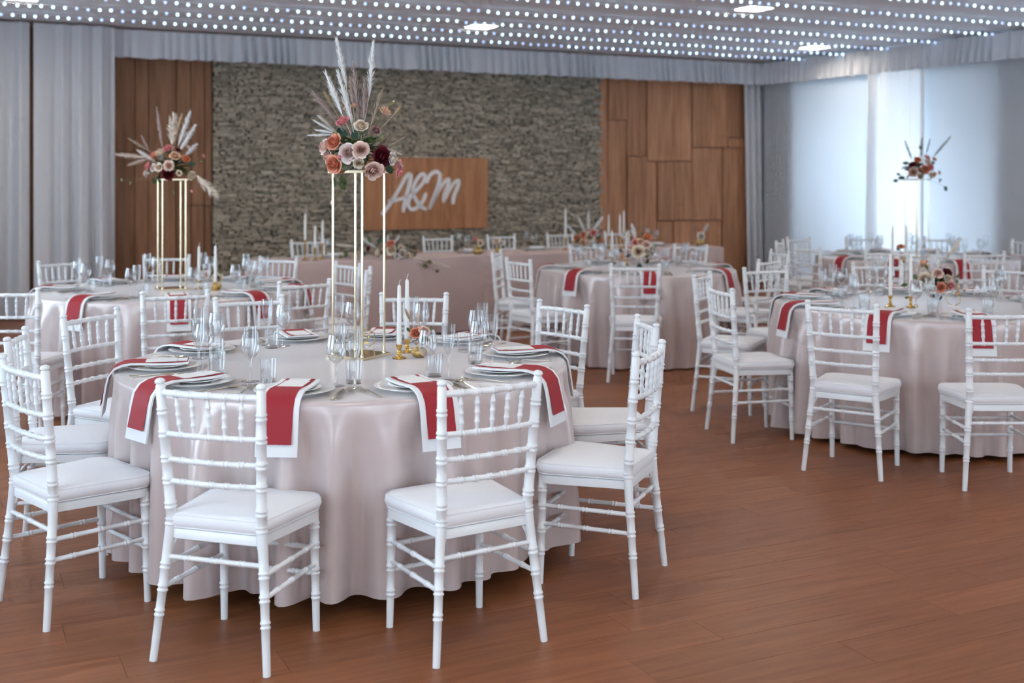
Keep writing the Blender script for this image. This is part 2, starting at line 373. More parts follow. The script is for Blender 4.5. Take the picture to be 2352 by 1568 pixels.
# sign with brush letters
sw = SIGN[1]-SIGN[0]; sh = SIGNZ[1]-SIGNZ[0]
sign = thing('wall_sign', 'square-edged wooden board with white script initials A&M on the stone wall', 'sign', A0 + E1*sgm + E2*0.075 + Vector((0, 0, SIGNZ[0])), RZ)
nb = 5; 
for i in range(nb):
    obj('board', MB().chbox((-sw/2 + sw*i/nb+0.0006, -0.02, 0), (-sw/2 + sw*(i+1)/nb-0.0006, 0.02, sh), 0.0012).mesh('sign_board', 'sign_wood'), sign)
def sgn(cx, cy):
    u, v = 700 + cx/2.904, cy/2.904; s = wall_s(u, 0.1); return (s - sgm, wall_z(s, v, 0.1) - SIGNZ[0])
def stroke(pts, wd, name):
    P = [Vector((*sgn(*p), 0)) for p in pts]
    Q = []
    for i in range(len(P)-1):                           # Catmull-Rom
        p0, p1, p2, p3 = P[max(i-1, 0)], P[i], P[i+1], P[min(i+2, len(P)-1)]
        for k in range(6):
            t = k/6; Q.append(0.5*((2*p1) + (p2-p0)*t + (2*p0-5*p1+4*p2-p3)*t*t + (-p0+3*p1-3*p2+p3)*t**3))
    Q.append(P[-1]); n = len(Q); vs = []; fs = []
    for i, q in enumerate(Q):
        t = (Q[min(i+1, n-1)] - Q[max(i-1, 0)]).normalized(); nn = Vector((-t.y, t.x, 0))
        e = min(i, n-1-i)/3.0; ww = wd*(0.55 + 0.45*min(1, e))
        for y, sd in ((-0.034, 1), (-0.034, -1), (-0.0205, -1), (-0.0205, 1)):
            r = q + nn*ww*sd; vs.append((r.x, y, r.y))
    for i in range(n-1):
        for k in range(4):
            r = (k+1) % 4; fs.append((i*4+k, i*4+r, (i+1)*4+r, (i+1)*4+k))
    fs += [(0, 1, 2, 3), ((n-1)*4+3, (n-1)*4+2, (n-1)*4+1, (n-1)*4)]
    return MB().add(vs, fs)
def letter(strokes):
    mb = MB()
    for pts, wd in strokes:
        q = stroke(pts, wd, 'x'); mb.add(q.v, q.f)
    obj('letter', mb.mesh('letter', 'white_letter'), sign)
letter([([(508, 1432), (545, 1392), (590, 1325), (640, 1240), (680, 1172), (708, 1158)], .024), ([(708, 1158), (697, 1230), (672, 1330), (655, 1415)], .030), ([(556, 1340), (612, 1334), (690, 1308)], .022)])
letter([([(812, 1398), (770, 1372), (735, 1320), (722, 1262), (742, 1205), (778, 1162), (800, 1172), (792, 1212), (750, 1262), (703, 1315), (690, 1365), (712, 1395), (752, 1382), (790, 1335), (808, 1285)], .025)])
letter([([(812, 1222), (832, 1172), (868, 1146), (898, 1160), (896, 1215), (868, 1300), (832, 1395)], .027), ([(838, 1388), (872, 1308), (920, 1228), (962, 1186)], .022), ([(962, 1186), (955, 1235), (932, 1300), (926, 1352)], .026),
        ([(928, 1345), (962, 1272), (998, 1216), (1028, 1196)], .021), ([(1028, 1196), (1022, 1240), (996, 1305), (988, 1362)], .026)])

# ------------------------------------------------------------------ valances and curtains
def pleats(L, z0, z1, amp, wl, seed, nz=10, flare=0.3, irregular=0.6, hem=0.006, step=0.012, gather=True):
    rn = random.Random(seed); xs = []; x = 0; nx = int(L/step); ph = []; p = 0
    for i in range(nx+1):
        p += step/wl*2*PI*(1 + irregular*math.sin(i*step*5.7+seed)*0.6 + irregular*0.5*math.sin(i*step*13.3+seed*2)); ph.append(p)
    vs = []; fs = []
    am = [1 + 0.5*math.sin(i*step*2.9+seed*3.1) for i in range(nx+1)]
    for i in range(nx+1):
        for k in range(nz+1):
            t = k/nz; z = z1 + (z0-z1)*t; a = amp*(0.45 + 0.55*t + flare*t)*am[i] if gather else amp*am[i]
            y = -a*(0.5+0.5*math.sin(ph[i])) - 0.15*a*math.sin(ph[i]*2+t*1.2)
            vs.append((i*L/nx, y, z + hem*t*math.sin(ph[i]*0.5+seed)))
    for i in range(nx):
        for k in range(nz):
            b = i*(nz+1)+k; fs.append((b, b+nz+1, b+nz+2, b+1))
    return MB().add(vs, fs)
VD = 0.30
Lb = S_R - wall_s(262, VD) - 0.22
v1 = obj('valance', pleats(Lb, ZC-0.36, ZC-0.03, 0.05, 0.125, 3, 6).mesh('valance', 'drape', 60), None, rm(wall_s(262, VD), VD), RZ)
tag(v1, 'gathered white fabric valance along the top of the stone and wood wall', 'valance')
v2 = obj('valance', pleats(13.0, ZC-0.36, ZC-0.03, 0.05, 0.125, 5, 6).mesh('valance', 'drape', 60), None, CORN + RW*0.30 - NR*0.20, angR)
tag(v2, 'gathered white fabric valance above the bright window blinds at right', 'valance')
# left curtains, in front of the boards
CD = 0.42
s0 = wall_s(72, CD); s1 = wall_s(263, CD)
def curtain(name, label, s_a, s_b, d, z1, seed, amp, wl, matn='curtain', base=None, direc=None, ang=None, z0=0.02):
    o = obj(name, pleats(s_b - s_a, z0, z1, amp, wl, seed, 16, 0.3, 0.45, 0.004, 0.012).mesh('curtain', matn, 70), None,
            (rm(s_a, d) if base is None else base), RZ if ang is None else ang)
    return tag(o, label, 'curtain')
curtain('curtain', 'long white curtain panel hanging between the left frame edge and a dark gap', s0-1.75, s0-0.02, CD, ZC-0.03, 21, 0.12, 0.22)
curtain('curtain', 'long white curtain panel covering the left end of the shaded wood boards', s0+0.02, s1, CD, ZC-0.03, 24, 0.12, 0.24)
# curtain in the far right corner
kc = wall_s(1712, 0.18)
curtain('curtain', 'narrow grey-white curtain hanging in the far corner beside the wood panel', kc, S_R-0.02, 0.10, ZC-0.1, 31, 0.09, 0.16)
# right wall: flat blinds with a pleated sheer between
def rwall_t(u, d):                                   # distance along the right wall seen at column u
    k = (u-CU)/F; b = CORN - NR*d; return (b.x - k*b.y)/(k*RW.y - RW.x)
t_a, t_b, t_c = rwall_t(1752, 0.16), rwall_t(2000, 0.16), rwall_t(2132, 0.12)
def blind(name, label, t0, t1, d, z0=0.03):
    n = 40; vs = []; fs = []
    for i in range(n+1):
        x = (t1-t0)*i/n; y = 0.004*math.sin(i*0.9)
        for z, oy in ((z0, 0), (ZC-0.06, 0), (ZC-0.06, 0.003), (z0, 0.003)): vs.append((x, y+oy, z))
    for i in range(n):
        for k in range(4):
            r = (k+1) % 4; fs.append((i*4+k, (i+1)*4+k, (i+1)*4+r, i*4+r))
    root = thing('window_blind', label, 'blind', CORN + RW*t0 - NR*d, angR)
    obj('fabric', MB().add(vs, fs).mesh('blind', 'blind', 40), root)
    obj('bottom_bar', MB().tube([(0, 0.002, z0), (t1-t0, 0.002, z0)], 0.012, 8).mesh('bottom_bar', 'paint', 40), root)
    return root
blind('window_blind', 'flat white window blind next to the far corner curtain', t_a, t_b+0.10, 0.12)
blind('window_blind', 'flat white window blind at the right frame edge behind the tall flowers', t_c-0.10, t_c+4.4, 0.12)
blind('window_blind', 'flat white window blind beyond the right frame edge', t_c+4.5, t_c+9.4, 0.12)
sh_ = obj('curtain', pleats(t_c-t_b, 0.02, ZC-0.06, 0.07, 0.22, 41, 14, 0.2, 0.7, 0.004, 0.015).mesh('sheer', 'sheer', 70), None, CORN + RW*t_b - NR*0.17, angR)
tag(sh_, 'pleated sheer white curtain between two flat window blinds', 'curtain')

# ------------------------------------------------------------------ ceiling lights and light strings
def ceil_pt(u, v): return ux(u, v, ZC-0.02)
frame_me = MB().box((-0.165, -0.165, -0.02), (-0.145, 0.165, 0)).box((0.145, -0.165, -0.02), (0.165, 0.165, 0)).box((-0.145, -0.165, -0.02), (0.145, -0.145, 0)).box((-0.145, 0.145, -0.02), (0.145, 0.165, 0)).mesh('light_frame', 'paint')
diff_me = MB().box((-0.145, -0.145, -0.014), (0.145, 0.145, -0.006)).mesh('diffuser', 'panel_light')
base = ceil_pt(1105, 62)
pts = []
for r in range(0, 6):
    for k in range(-2, 4):
        p = base + E1*(k*4.93 + (1.95 if r % 2 else 0)) + E2*(r*2.55)
        q = p - A0
        if S_L+0.4 < q.dot(E1) < S_R+2.5 and q.dot(E2) < D_B-0.6 and (p-CORN).dot(NR) < -0.5: pts.append((p, r, k))
lab = {}
for p, r, k in pts:
    u, v = proj(Vector((p.x, p.y, ZC))) if p.y > 0.5 else (-9999, -9999)
    if -40 < u < 2400 and v > -30:
        lb = 'square ceiling light panel above the wooden sign' if 1000 < u < 1250 else 'square ceiling light panel at the top edge, right of centre' if 1600 < u < 1800 and v < 90 else \
             'square ceiling light panel farthest off near the right corner' if 1800 < u < 2000 else 'square ceiling light panel at the top left corner' if u < 300 else 'square ceiling light panel at the upper frame edge'
        g = None
    else: lb = 'square ceiling light panel outside the picture frame'; g = 'ceiling light panels out of frame'
    t = thing('ceiling_light', lb, 'light', (p.x, p.y, ZC), RZ, g)
    obj('frame', frame_me, t); obj('diffuser', diff_me, t)
ico = bmesh.new(); bmesh.ops.create_icosphere(ico, subdivisions=1, radius=0.0155)
bulb_me = bpy.data.meshes.new('bulb'); ico.to_mesh(bulb_me); ico.free(); bulb_me.materials.append(M['led']); bulb_me.shade_smooth()
ZL = ZC-0.055
dim_me = bulb_me.copy(); dim_me.materials.clear(); dim_me.materials.append(M['led_dim'])
ends = [(1863, 138), (1964, 127), (2053, 114), (2192, 101), (2310, 82)]
EP = [ux(u, v, ZL) for u, v in ends]
while len(EP) < 9:
    EP.append(EP[-1] + RW*0.80)
names = ['last of the rows, nearest the stone wall', 'second row from the stone wall', 'third row from the stone wall', 'fourth row from the stone wall', 'fifth row from the stone wall',
         'sixth row from the stone wall', 'seventh row, crossing the upper right', 'eighth row, in the top right corner', 'row beyond the top frame edge']
for i, e in enumerate(EP):
    bs = []
    t = 0.0
    while t < 14:
        p = e - E1*t
        if (p-A0).dot(E1) < S_L+0.3: break
        bs.append(p); t += 0.1115
    vis = []
    for p in bs:
        u, v = proj(p)
        vis.append(-120 < u < 2450 and v > -60)
    if not any(vis): continue
    st_ = thing('light_string', 'string of small bluish-white bulbs on the ceiling, ' + names[i], 'string lights', (e.x, e.y, ZL), 0, 'ceiling light strings')
    idx = [k for k, q in enumerate(vis) if q]; lo, hi = idx[0], idx[-1]
    obj('cord', MB().tube([bs[lo]-e+Vector((0, 0, 0.02)), bs[hi]-e+Vector((0, 0, 0.02))], 0.003, 5).mesh('cord', 'paint'), st_)
    for k in range(lo, hi+1):
        obj('bulb', dim_me if random.random() < .3 else bulb_me, st_, bs[k]-e + Vector((0, random.uniform(-.008, .008), random.uniform(-.006, .006))))

# ------------------------------------------------------------------ chairs
def beaded(p0, p1, r0, r1, rings, n=10, bow=(0, 0, 0), hw=0.0042, bh=0.0022, gap=0.0065, seg=4):
    """tapered rod with double beads at parameters `rings`"""
    p0, p1 = Vector(p0), Vector(p1); L = (p1-p0).length; bow = Vector(bow)
    ts = {i/seg: 0 for i in range(seg+1)}
    for c in rings:
        for sd in (-1, 1):
            m = c + sd*gap/L
            for off, hh in ((-hw, 0), (-hw*0.4, 1), (hw*0.4, 1), (hw, 0)):
                t = m + off/L
                if 0 < t < 1: ts[t] = hh
    P = []; R = []
    for t in sorted(ts):
        P.append(p0.lerp(p1, t) + bow*(4*t*(1-t))); R.append(r0 + (r1-r0)*t + bh*ts[t])
    return P, R
def post_y(z): return -0.163 + (-0.20+0.163)*(z-0.46)/(0.905-0.46)
def post_x(z): return 0.166 + (0.185-0.166)*(z-0.46)/(0.905-0.46)
def build_chair():
    t = bpy.data.objects.new('dining_chair', None); C.objects.link(t); t.empty_display_size = 0.05
    # rear posts
    for sx in (-1, 1):
        mb = MB()
        segs = [((sx*.208, -.205, 0), (sx*.176, -.170, .36), .0125, .0165, [.43, .65, .85]), ((sx*.176, -.170, .36), (sx*.166, -.163, .46), .0165, .018, [.88]),
                ((sx*.166, -.163, .46), (sx*.185, -.20, .898), .018, .0155, [.10, .285, .45, .64, .81])]
        P = []; R = []
        for a, b, r0, r1, rg in segs:
            p, r = beaded(a, b, r0, r1, rg, bh=.0028, hw=.005, gap=.0075); P += p[(1 if P else 0):]; R += r[(1 if R else 0):]
        d = (P[-1]-P[-2]).normalized(); e = P[-1]
        for o_, rr in ((.004, .0125), (.007, .0125), (.010, .0165), (.016, .0168), (.021, .014), (.0245, .008), (.0255, .001)):
            P.append(e + d*o_); R.append(rr)
        mb.tube(P, R, 14); obj('post', mb.mesh('post', 'paint', 50), t)
    five = [(i+0.5 - 2.5)/5 for i in range(5)]
    for z, r in ((.876, .0115), (.741, .0095), (.657, .0092), (.585, .0092)):
        x, y = post_x(z), post_y(z); top = z > .8
        sp = .150 if top else .138 if z > .7 else .135
        rings = [0.5 + q*sp*2/(2*x)*1.0 for q in five]
        P, R = beaded((-x, y, z), (x, y, z), r, r, rings, bow=(0, -.018, 0), bh=.0026, hw=.0035, gap=.0055, seg=8)
        obj('back_rail', MB().tube(P, R, 12).mesh('back_rail', 'paint', 50), t)
    for q in five:
        xt, xb = q*.150*2, q*.138*2
        yt = post_y(.876) - .018*(1-(xt/post_x(.876))**2); yb = post_y(.741) - .018*(1-(xb/post_x(.741))**2)
        p0, p1 = Vector((xb, yb, .741)), Vector((xt, yt, .876)); P = []; R = []
        for tt, rr in ((0, .0045), (.12, .0055), (.22, .0075), (.255, .0095), (.29, .0095), (.31, .0078), (.46, .0078), (.485, .0095), (.52, .0095), (.545, .0078), (.69, .0078), (.71, .0095), (.745, .0095), (.78, .0075), (.88, .0055), (1, .0045)):
            P.append(p0.lerp(p1, tt)); R.append(rr)
        obj('spindle', MB().tube(P, R, 10).mesh('spindle', 'paint', 50), t)
    # front legs
    for sx in (-1, 1):
        P, R = beaded((sx*.182, .188, 0), (sx*.178, .178, .41), .0125, .017, [.30, .51, .73, .9], bh=.0028, hw=.005, gap=.0075)
        obj('leg', MB().tube(P, R, 14).mesh('leg', 'paint', 50), t)
    # seat frame: trapezoid with rounded front corners
    def outline(grow):
        pts = []
        xr, xf, yr, yf, rc = .172+grow, .205+grow, -.172-grow*0.6, .205+grow, .06
        def arc(cx, cy, a0, a1, r, k=6):
            for i in range(k+1):
                a = math.radians(a0 + (a1-a0)*i/k); pts.append((cx + r*math.cos(a), cy + r*math.sin(a)))
        arc(xr-.03, yr+.03, -90, 0, .03); arc(xf-rc, yf-rc, 0, 90, rc); arc(-xf+rc, yf-rc, 90, 180, rc); arc(-xr+.03, yr+.03, 180, 270, .03)
        return pts
    def slab(levels):
        vs = []; fs = []; n = len(outline(0))
        for g, z in levels: vs += [(x, y, z) for x, y in outline(g)]
        for k in range(len(levels)-1):
            for i in range(n):
                j = (i+1) % n; fs.append((k*n+i, k*n+j, (k+1)*n+j, (k+1)*n+i))
        return vs, fs, n
    vs, fs, n = slab([(-.012, .392), (0, .396), (0, .424), (-.004, .428)])
    fs += [tuple(range(n-1, -1, -1)), tuple(3*n+i for i in range(n))]
    obj('seat_frame', MB().add(vs, fs).mesh('seat_frame', 'paint', 40), t)
    # cushion with a crowned top
    mb = MB(); lv = [(-.01, .4285), (0.002, .434), (.008, .450), (.006, .468), (-.004, .476)]
    vs, fs, n = slab(lv); base = (len(lv)-1)*n
    o0 = outline(-.004); rings = 5; cy0 = .015
    for k in range(1, rings):
        f = 1 - k/rings
        vs += [(x*f, cy0 + (y-cy0)*f, .476 + .018*(1-f*f)) for x, y in o0]
        for i in range(n):
            j = (i+1) % n; a = base + (k-1)*n; fs.append((a+i, a+j, a+n+j, a+n+i))
    vs.append((0, cy0, .494)); c = len(vs)-1; a = base + (rings-1)*n
    for i in range(n): fs.append((a+i, a+(i+1) % n, c))
    cu = obj('cushion', MB().add(vs, fs).mesh('cushion', 'cushion', 60), t)
    for zz, gg in ((.473, .001), (.433, .001)):
        pl = outline(gg); pl = pl + pl[:2]
        obj('piping', MB().tube([(x, y, zz) for x, y in pl], .0026, 6, False).mesh('piping', 'cushion', 60), cu)
    # stretchers
    def rp(z): k = z/.36; return (.208 + (.176-.208)*k, -.205 + (.205-.170)*k)
    for sx in (-1, 1):
        for z in (.305, .235):
            x, y = rp(z); P, R = beaded((sx*x, y, z), (sx*.181, .184, z), .0085, .0085, [.22, .5, .78])
            obj('stretcher', MB().tube(P, R, 10).mesh('stretcher', 'paint', 50), t)
    for z in (.29, .20):
        P, R = beaded((-.181, .184, z), (.181, .184, z), .0085, .0085, [.22, .5, .78]); obj('stretcher', MB().tube(P, R, 10).mesh('stretcher', 'paint', 50), t)
    x, y = rp(.335); P, R = beaded((-x, y, .335), (x, y, .335), .0085, .0085, [.22, .5, .78]); obj('stretcher', MB().tube(P, R, 10).mesh('stretcher', 'paint', 50), t)
    for sx in (-1, 1):
        obj('brace', MB().tube([(sx*.172, -.165, .33), (sx*.166, -.160, .365), (sx*.150, -.158, .392)], .006, 8).mesh('brace', 'paint', 50), t)
    return t
CHAIR = build_chair(); CHAIR_USED = [False]
CLEAR = [None]
def place_chair(mid_top, yaw, label, group):
    """mid_top: plan point between the two finials; yaw: direction the chair faces"""
    if not CHAIR_USED[0]: o = CHAIR; CHAIR_USED[0] = True
    else: o = copy_tree(CHAIR)
    f = Vector((math.cos(yaw), math.sin(yaw), 0))
    if CLEAR[0]:
        c, R = CLEAR[0]; q = Vector((mid_top.x-c[0], mid_top.y-c[1], 0)); need = R + .42
        if q.length < need: mid_top = Vector((c[0], c[1], 0)) + q.normalized()*need
    o.location = Vector((mid_top.x, mid_top.y, 0)) + f*0.20; o.rotation_euler = (0, 0, yaw - PI/2)
    return tag(o, label, 'chair', group)
RAD = {}
def chair_px(l, r, ctr, label, group, blend=0.0):
    CLEAR[0] = (ctr, RAD[ctr])
    a, b = ux(*l, .922), ux(*r, .922); m = (a+b)/2; d = b-a; n = Vector((-d.y, d.x, 0)).normalized()
    c = Vector((ctr[0], ctr[1], 0)) - Vector((m.x, m.y, 0)); c.normalize()
    if n.dot(c) < 0: n = -n
    n = (n*(1-blend) + c*blend).normalized()
    place_chair(m, math.atan2(n.y, n.x), label, group)
def chair_at(x, y, ctr, label, group, da=0.0):
    CLEAR[0] = (ctr, RAD[ctr])
    c = Vector((ctr[0]-x, ctr[1]-y, 0)); place_chair(Vector((x, y, 0)), math.atan2(c.y, c.x) + da, label, group)

T1, T2, T3, T4, T5 = (-.725, 5.14), (-2.46, 8.53), (1.12, 10.5), (2.66, 7.5), (4.15, 12.05)
ZT = .775
RAD.update({T1: .955, T2: .955, T3: .86, T4: .955, T5: .98})
LBL = lambda seat, tb: 'white bamboo-style chair at the %s seat of the %s' % (seat, tb)
N1, N2, N3, N4, N5 = 'front table', 'left rear table', 'middle table', 'right table', 'far right table'
g1, g2, g3, g4, g5 = ['white chairs around the ' + n for n in (N1, N2, N3, N4, N5)]
for seat, l, r in [('near left', (370, 868), (598, 882)), ('near right', (1015, 873), (1235, 850)), ('right front', (1450, 806), (1507, 779)), ('right middle', (1464, 720), (1507, 743)),
                   ('far right', (1239, 686), (1348, 699)), ('far middle', (880, 671), (1022, 671)), ('far left', (500, 682), (643, 676)), ('left rear', (146, 722), (269, 704)), ('left front', (12, 813), (106, 837))]:
    chair_px(l, r, T1, LBL(seat, N1), g1, 0.1)
chair_at(-2.115, 5.02, T1, LBL('left middle', N1), g1, 0.12)
chair_at(-3.03, 7.06, T2, LBL('near left', N2), g2, 0.35)
chair_px((332, 669), (473, 663), T2, LBL('near right', N2), g2, 0.3)
chair_px((646, 645), (753, 639), T2, LBL('right front', N2), g2, 0.3)
chair_at(-1.05, 8.60, T2, LBL('right middle', N2), g2)
chair_px((762, 599), (813, 604), T2, LBL('right rear', N2), g2, 0.3)
chair_px((600, 587), (679, 590), T2, LBL('far right', N2), g2, 0.3)
chair_px((330, 585), (436, 584), T2, LBL('far middle', N2), g2, 0.5)
chair_px((89, 599), (184, 593), T2, LBL('far left', N2), g2, 0.5)
chair_at(.95, 9.08, (1.12, 10.5), LBL('near', N3), g3, 0.0)
chair_px((1163, 589), (1219, 596), T3, LBL('left front', N3), g3, 0.4)
chair_at(-.14, 10.75, T3, LBL('left middle', N3), g3)
chair_at(.75, 11.85, T3, LBL('far left', N3), g3, 0.15)
chair_at(1.80, 11.85, T3, LBL('far right', N3), g3, -0.2)
chair_at(2.46, 10.8, T3, LBL('right middle', N3), g3)
chair_at(2.06, 9.75, T3, LBL('right front', N3), g3)
chair_px((1857, 688), (2012, 697), T4, LBL('near left', N4), g4, 0.1)
chair_at(2.49, 5.93, T4, LBL('near right', N4), g4, 0.1)
chair_at(1.275, 7.2, T4, LBL('left front', N4), g4)
chair_at(1.32, 8.16, T4, LBL('left middle', N4), g4)
chair_px((1714, 613), (1802, 611), T4, LBL('left rear', N4), g4, 0.4)
chair_at(2.86, 9.2, T4, LBL('far left', N4), g4)
chair_at(3.70, 8.75, T4, LBL('far right', N4), g4)
chair_at(4.05, 7.8, T4, LBL('right rear', N4), g4)
chair_at(3.65, 6.5, T4, LBL('right front', N4), g4)
chair_at(2.90, 11.47, T5, LBL('left front', N5), g5)
chair_at(2.93, 12.6, T5, LBL('left middle', N5), g5)
chair_at(3.24, 13.3, T5, LBL('left rear', N5), g5)
chair_at(3.46, 10.85, T5, LBL('near left', N5), g5, 0.1)
chair_at(4.28, 10.7, T5, LBL('near right', N5), g5)
chair_at(4.00, 13.4, T5, LBL('far left', N5), g5)
chair_at(4.88, 13.35, T5, LBL('far right', N5), g5)
chair_at(5.58, 12.75, T5, LBL('right rear', N5), g5)

# ------------------------------------------------------------------ round tables and cloths
def round_table(ctr, R, label_t, label_c, seed, hem=.028):
    t = thing('round_table', label_t, 'table', (ctr[0], ctr[1], 0), 0, 'round banquet tables')
    obj('tabletop', MB().lathe([(0, ZT-.030), (R-.012, ZT-.030), (R-.006, ZT-.024), (R-.006, ZT-.008), (R-.012, ZT-.0035), (0, ZT-.0035)], 48).mesh('tabletop', 'wood_dark', 40), t)
    for k in range(4):
        a = PI/4 + k*PI/2; x, y = .55*R*math.cos(a), .55*R*math.sin(a)
        obj('leg', MB().tube([(x*1.08, y*1.08, 0), (x, y, ZT-.03)], [.014, .018], 10).mesh('leg', 'wood_dark', 40), t)
    rn = random.Random(seed); n = 288; prof = []
    comps = [(k, rn.uniform(.5, 1.0), rn.uniform(0, 2*PI)) for k in (11, 19, 26, 33, 41)]
    nz = 22; vs = [(0, 0, ZT)]; fs = []; rings = [R*q for q in (.25, .5, .7, .85, .95, .985)]
    def ring(fn):
        for i in range(n):
            a = 2*PI*i/n; r, z = fn(a); vs.append((r*math.cos(a), r*math.sin(a), z))
    for r in rings: ring(lambda a, r=r: (r, ZT))
    ring(lambda a: (R+.002, ZT-.0015)); ring(lambda a: (R+.007, ZT-.007)); ring(lambda a: (R+.009, ZT-.016))
    def fold(a, t):
        s = sum(w*math.sin(k*a + ph + 0.5*t*math.sin(2*a+ph)) for k, w, ph in comps)/2.1
        s = math.copysign(abs(s)**0.75, s)
        m = 0.72 + 0.28*math.sin(3*a + seed)
        return s*m
    for k in range(1, nz+1):
        t = k/nz
        def fn(a, t=t):
            f = fold(a, t)
            r = R + .012 - .020*t + max(-.012-.085*t, f*(.115*t**0.6))*min(1, t*6.0)
            return r, ZT-.016 + (hem + .010*f*t - (ZT-.016))*t
        ring(fn)
    for i in range(n): fs.append((0, 1+i, 1+(i+1) % n))
    m = (len(vs)-1)//n
    for k in range(m-1):
        for i in range(n):
            j = (i+1) % n; b = 1+k*n; fs.append((b+i, b+n+i, b+n+j, b+j))
    o = obj('tablecloth', MB().add(vs, fs).mesh('tablecloth', 'satin', 75), None, (ctr[0], ctr[1], 0))
    tag(o, label_c, 'tablecloth', 'satin tablecloths')
round_table(T1, .955, 'round banquet table hidden under the front satin cloth', 'floor-length pinkish satin cloth on the front table, catching vertical highlights', 1, .070)
round_table(T2, .955, 'round banquet table under the cloth at left rear', 'pinkish satin cloth on the left rear table before the white curtain', 2)
round_table(T3, .86, 'round banquet table under the cloth in the middle, before the wood panel', 'pinkish satin cloth on the middle table behind the lone chair', 3, .012)
round_table(T4, .955, 'round banquet table under the cloth at right', 'pinkish satin cloth on the right table near the window side', 4, .03)
round_table(T5, .98, 'round banquet table under the cloth at far right by the blinds', 'pinkish satin cloth on the far right table under the tall flowers', 5)
# head table
hA, hB = Vector((-2.25, 11.05, 0)), Vector((2.49, 13.85, 0)); hd = (hB-hA).normalized(); hn = Vector((-hd.y, hd.x, 0)); hL = (hB-hA).length; hang = math.atan2(hd.y, hd.x); HDp = .85
t = thing('head_table', 'long straight head table before the stone wall', 'table', hA, hang)
obj('tabletop', MB().box((.01, .01, ZT-.03), (hL-.01, HDp-.01, ZT-.004)).mesh('tabletop', 'wood_dark'), t)
for x in (.1, hL/2, hL-.1):
    for y in (.1, HDp-.1): obj('leg', MB().tube([(x, y, 0), (x, y, ZT-.03)], .02, 8).mesh('leg', 'wood_dark', 40), t)
mb = MB(); n = 240; ys = []
def hface(y0, sgn_, x0, x1, nx, amp, seed):
    vs = []; fs = []
    for i in range(nx+1):
        x = x0 + (x1-x0)*i/nx
        for z, k in ((ZT, 0), (ZT-.006, .3), (ZT-.2, .5), (ZT-.45, .8), (.015, 1)):
            vs.append((x, y0 + sgn_*(.004 + amp*k*(0.5+0.5*math.sin(x*7+seed)+0.3*math.sin(x*17+1))), z))
    for i in range(nx):
        for k in range(4): b = i*5+k; fs.append((b, b+1, b+6, b+5) if sgn_ < 0 else (b, b+5, b+6, b+1))
    mb.add(vs, fs)
hface(0, -1, 0, hL, n, .012, 2); hface(HDp, 1, 0, hL, n, .02, 5)
mb.add([(0, -.004, ZT), (hL, -.004, ZT), (hL, HDp+.004, ZT), (0, HDp+.004, ZT)], [(0, 1, 2, 3)])
mb.add([(0, -.004, ZT), (0, HDp+.004, ZT), (0, HDp+.006, .015), (0, -.006, .015)], [(0, 1, 2, 3)])
mb.add([(hL, -.004, ZT), (hL, -.006, .015), (hL, HDp+.006, .015), (hL, HDp+.004, ZT)], [(0, 1, 2, 3)])
o = obj('tablecloth', mb.mesh('head_cloth', 'flat_cloth', 40), None, hA, hang)
tag(o, 'smooth dusty pink cloth covering the long head table', 'tablecloth')
def on_head(x, y): return hA + hd*x + hn*y
hx = []; CLEAR[0] = None
for (uL, uR, vv), nm in zip([(667, 747, 545), (971, 1040, 536), (1119, 1183, 536), (1255, 1318, 535), (1388, 1446, 533)],
                            ['leftmost chair behind the head table', 'second chair from left behind the head table, below the sign', 'third chair from left behind the head table', 'fourth chair from left behind the head table', 'rightmost chair behind the head table']):
    k = ((uL+uR)/2 - CU)/F; yb = HDp + .62       # on the line behind the table
    b = on_head(0, yb); x = (k*b.y - b.x)/(hd.x - k*hd.y); hx.append(x)
    place_chair(on_head(x, yb), math.atan2(-hn.y, -hn.x), 'white ' + nm, 'white chairs behind the head table')

# ------------------------------------------------------------------ place settings
RP = .195                                              # plate centre to table edge
charger_me = MB().lathe([(0, .006), (.092, .006), (.100, .008), (.148, .0145), (.1505, .0165), (.149, .0178), (.146, .0178), (.100, .0122), (.090, .0100), (0, .0100)], 40)
foot_ = MB().lathe([(.080, 0), (.095, 0), (.097, .009), (.078, .008)], 40); charger_me.add(foot_.v, foot_.f); charger_me = charger_me.mesh('charger', 'china', 50)
plate_me = MB().lathe([(0, 0), (.060, 0), (.065, .003), (.098, .0085), (.1005, .0105), (.099, .0118), (.096, .0115), (.066, .0075), (.058, .0050), (0, .0050)], 36).mesh('plate', 'china', 50)
wine_me = MB().lathe([(0, .0), (.034, .0), (.0345, .0015), (.020, .004), (.008, .008), (.0042, .016), (.0038, .05), (.0045, .082), (.012, .090), (.026, .102), (.035, .120), (.038, .138), (.036, .160), (.031, .185), (.0285, .198), (.0275, .198), (.030, .184), (.035, .160), (.037, .138), (.034, .121), (.025, .1035), (.010, .093), (0, .0905)], 28).mesh('wine_glass', 'glass', 60)
flute_me = MB().lathe([(0, .0), (.031, .0), (.0315, .0015), (.018, .004), (.007, .008), (.0042, .016), (.0038, .06), (.0045, .092), (.009, .102), (.018, .122), (.0245, .150), (.0265, .180), (.0265, .222), (.0255, .222), (.0255, .180), (.0235, .150), (.017, .123), (.007, .105), (0, .102)], 28).mesh('flute_glass', 'glass', 60)
tumbler_me = MB().lathe([(0, 0), (.030, 0), (.0315, .002), (.034, .088), (.0330, .088), (.0305, .012), (.028, .009), (0, .009)], 28).mesh('tumbler', 'glass', 50)
def flat_poly(pts, z0, z1, mb=None):
    mb = mb or MB(); n = len(pts)
    mb.add([(x, y, z0) for x, y in pts] + [(x, y, z1) for x, y in pts], [tuple(range(n-1, -1, -1)), tuple(n+i for i in range(n))] + [(i, (i+1) % n, n+(i+1) % n, n+i) for i in range(n)]); return mb
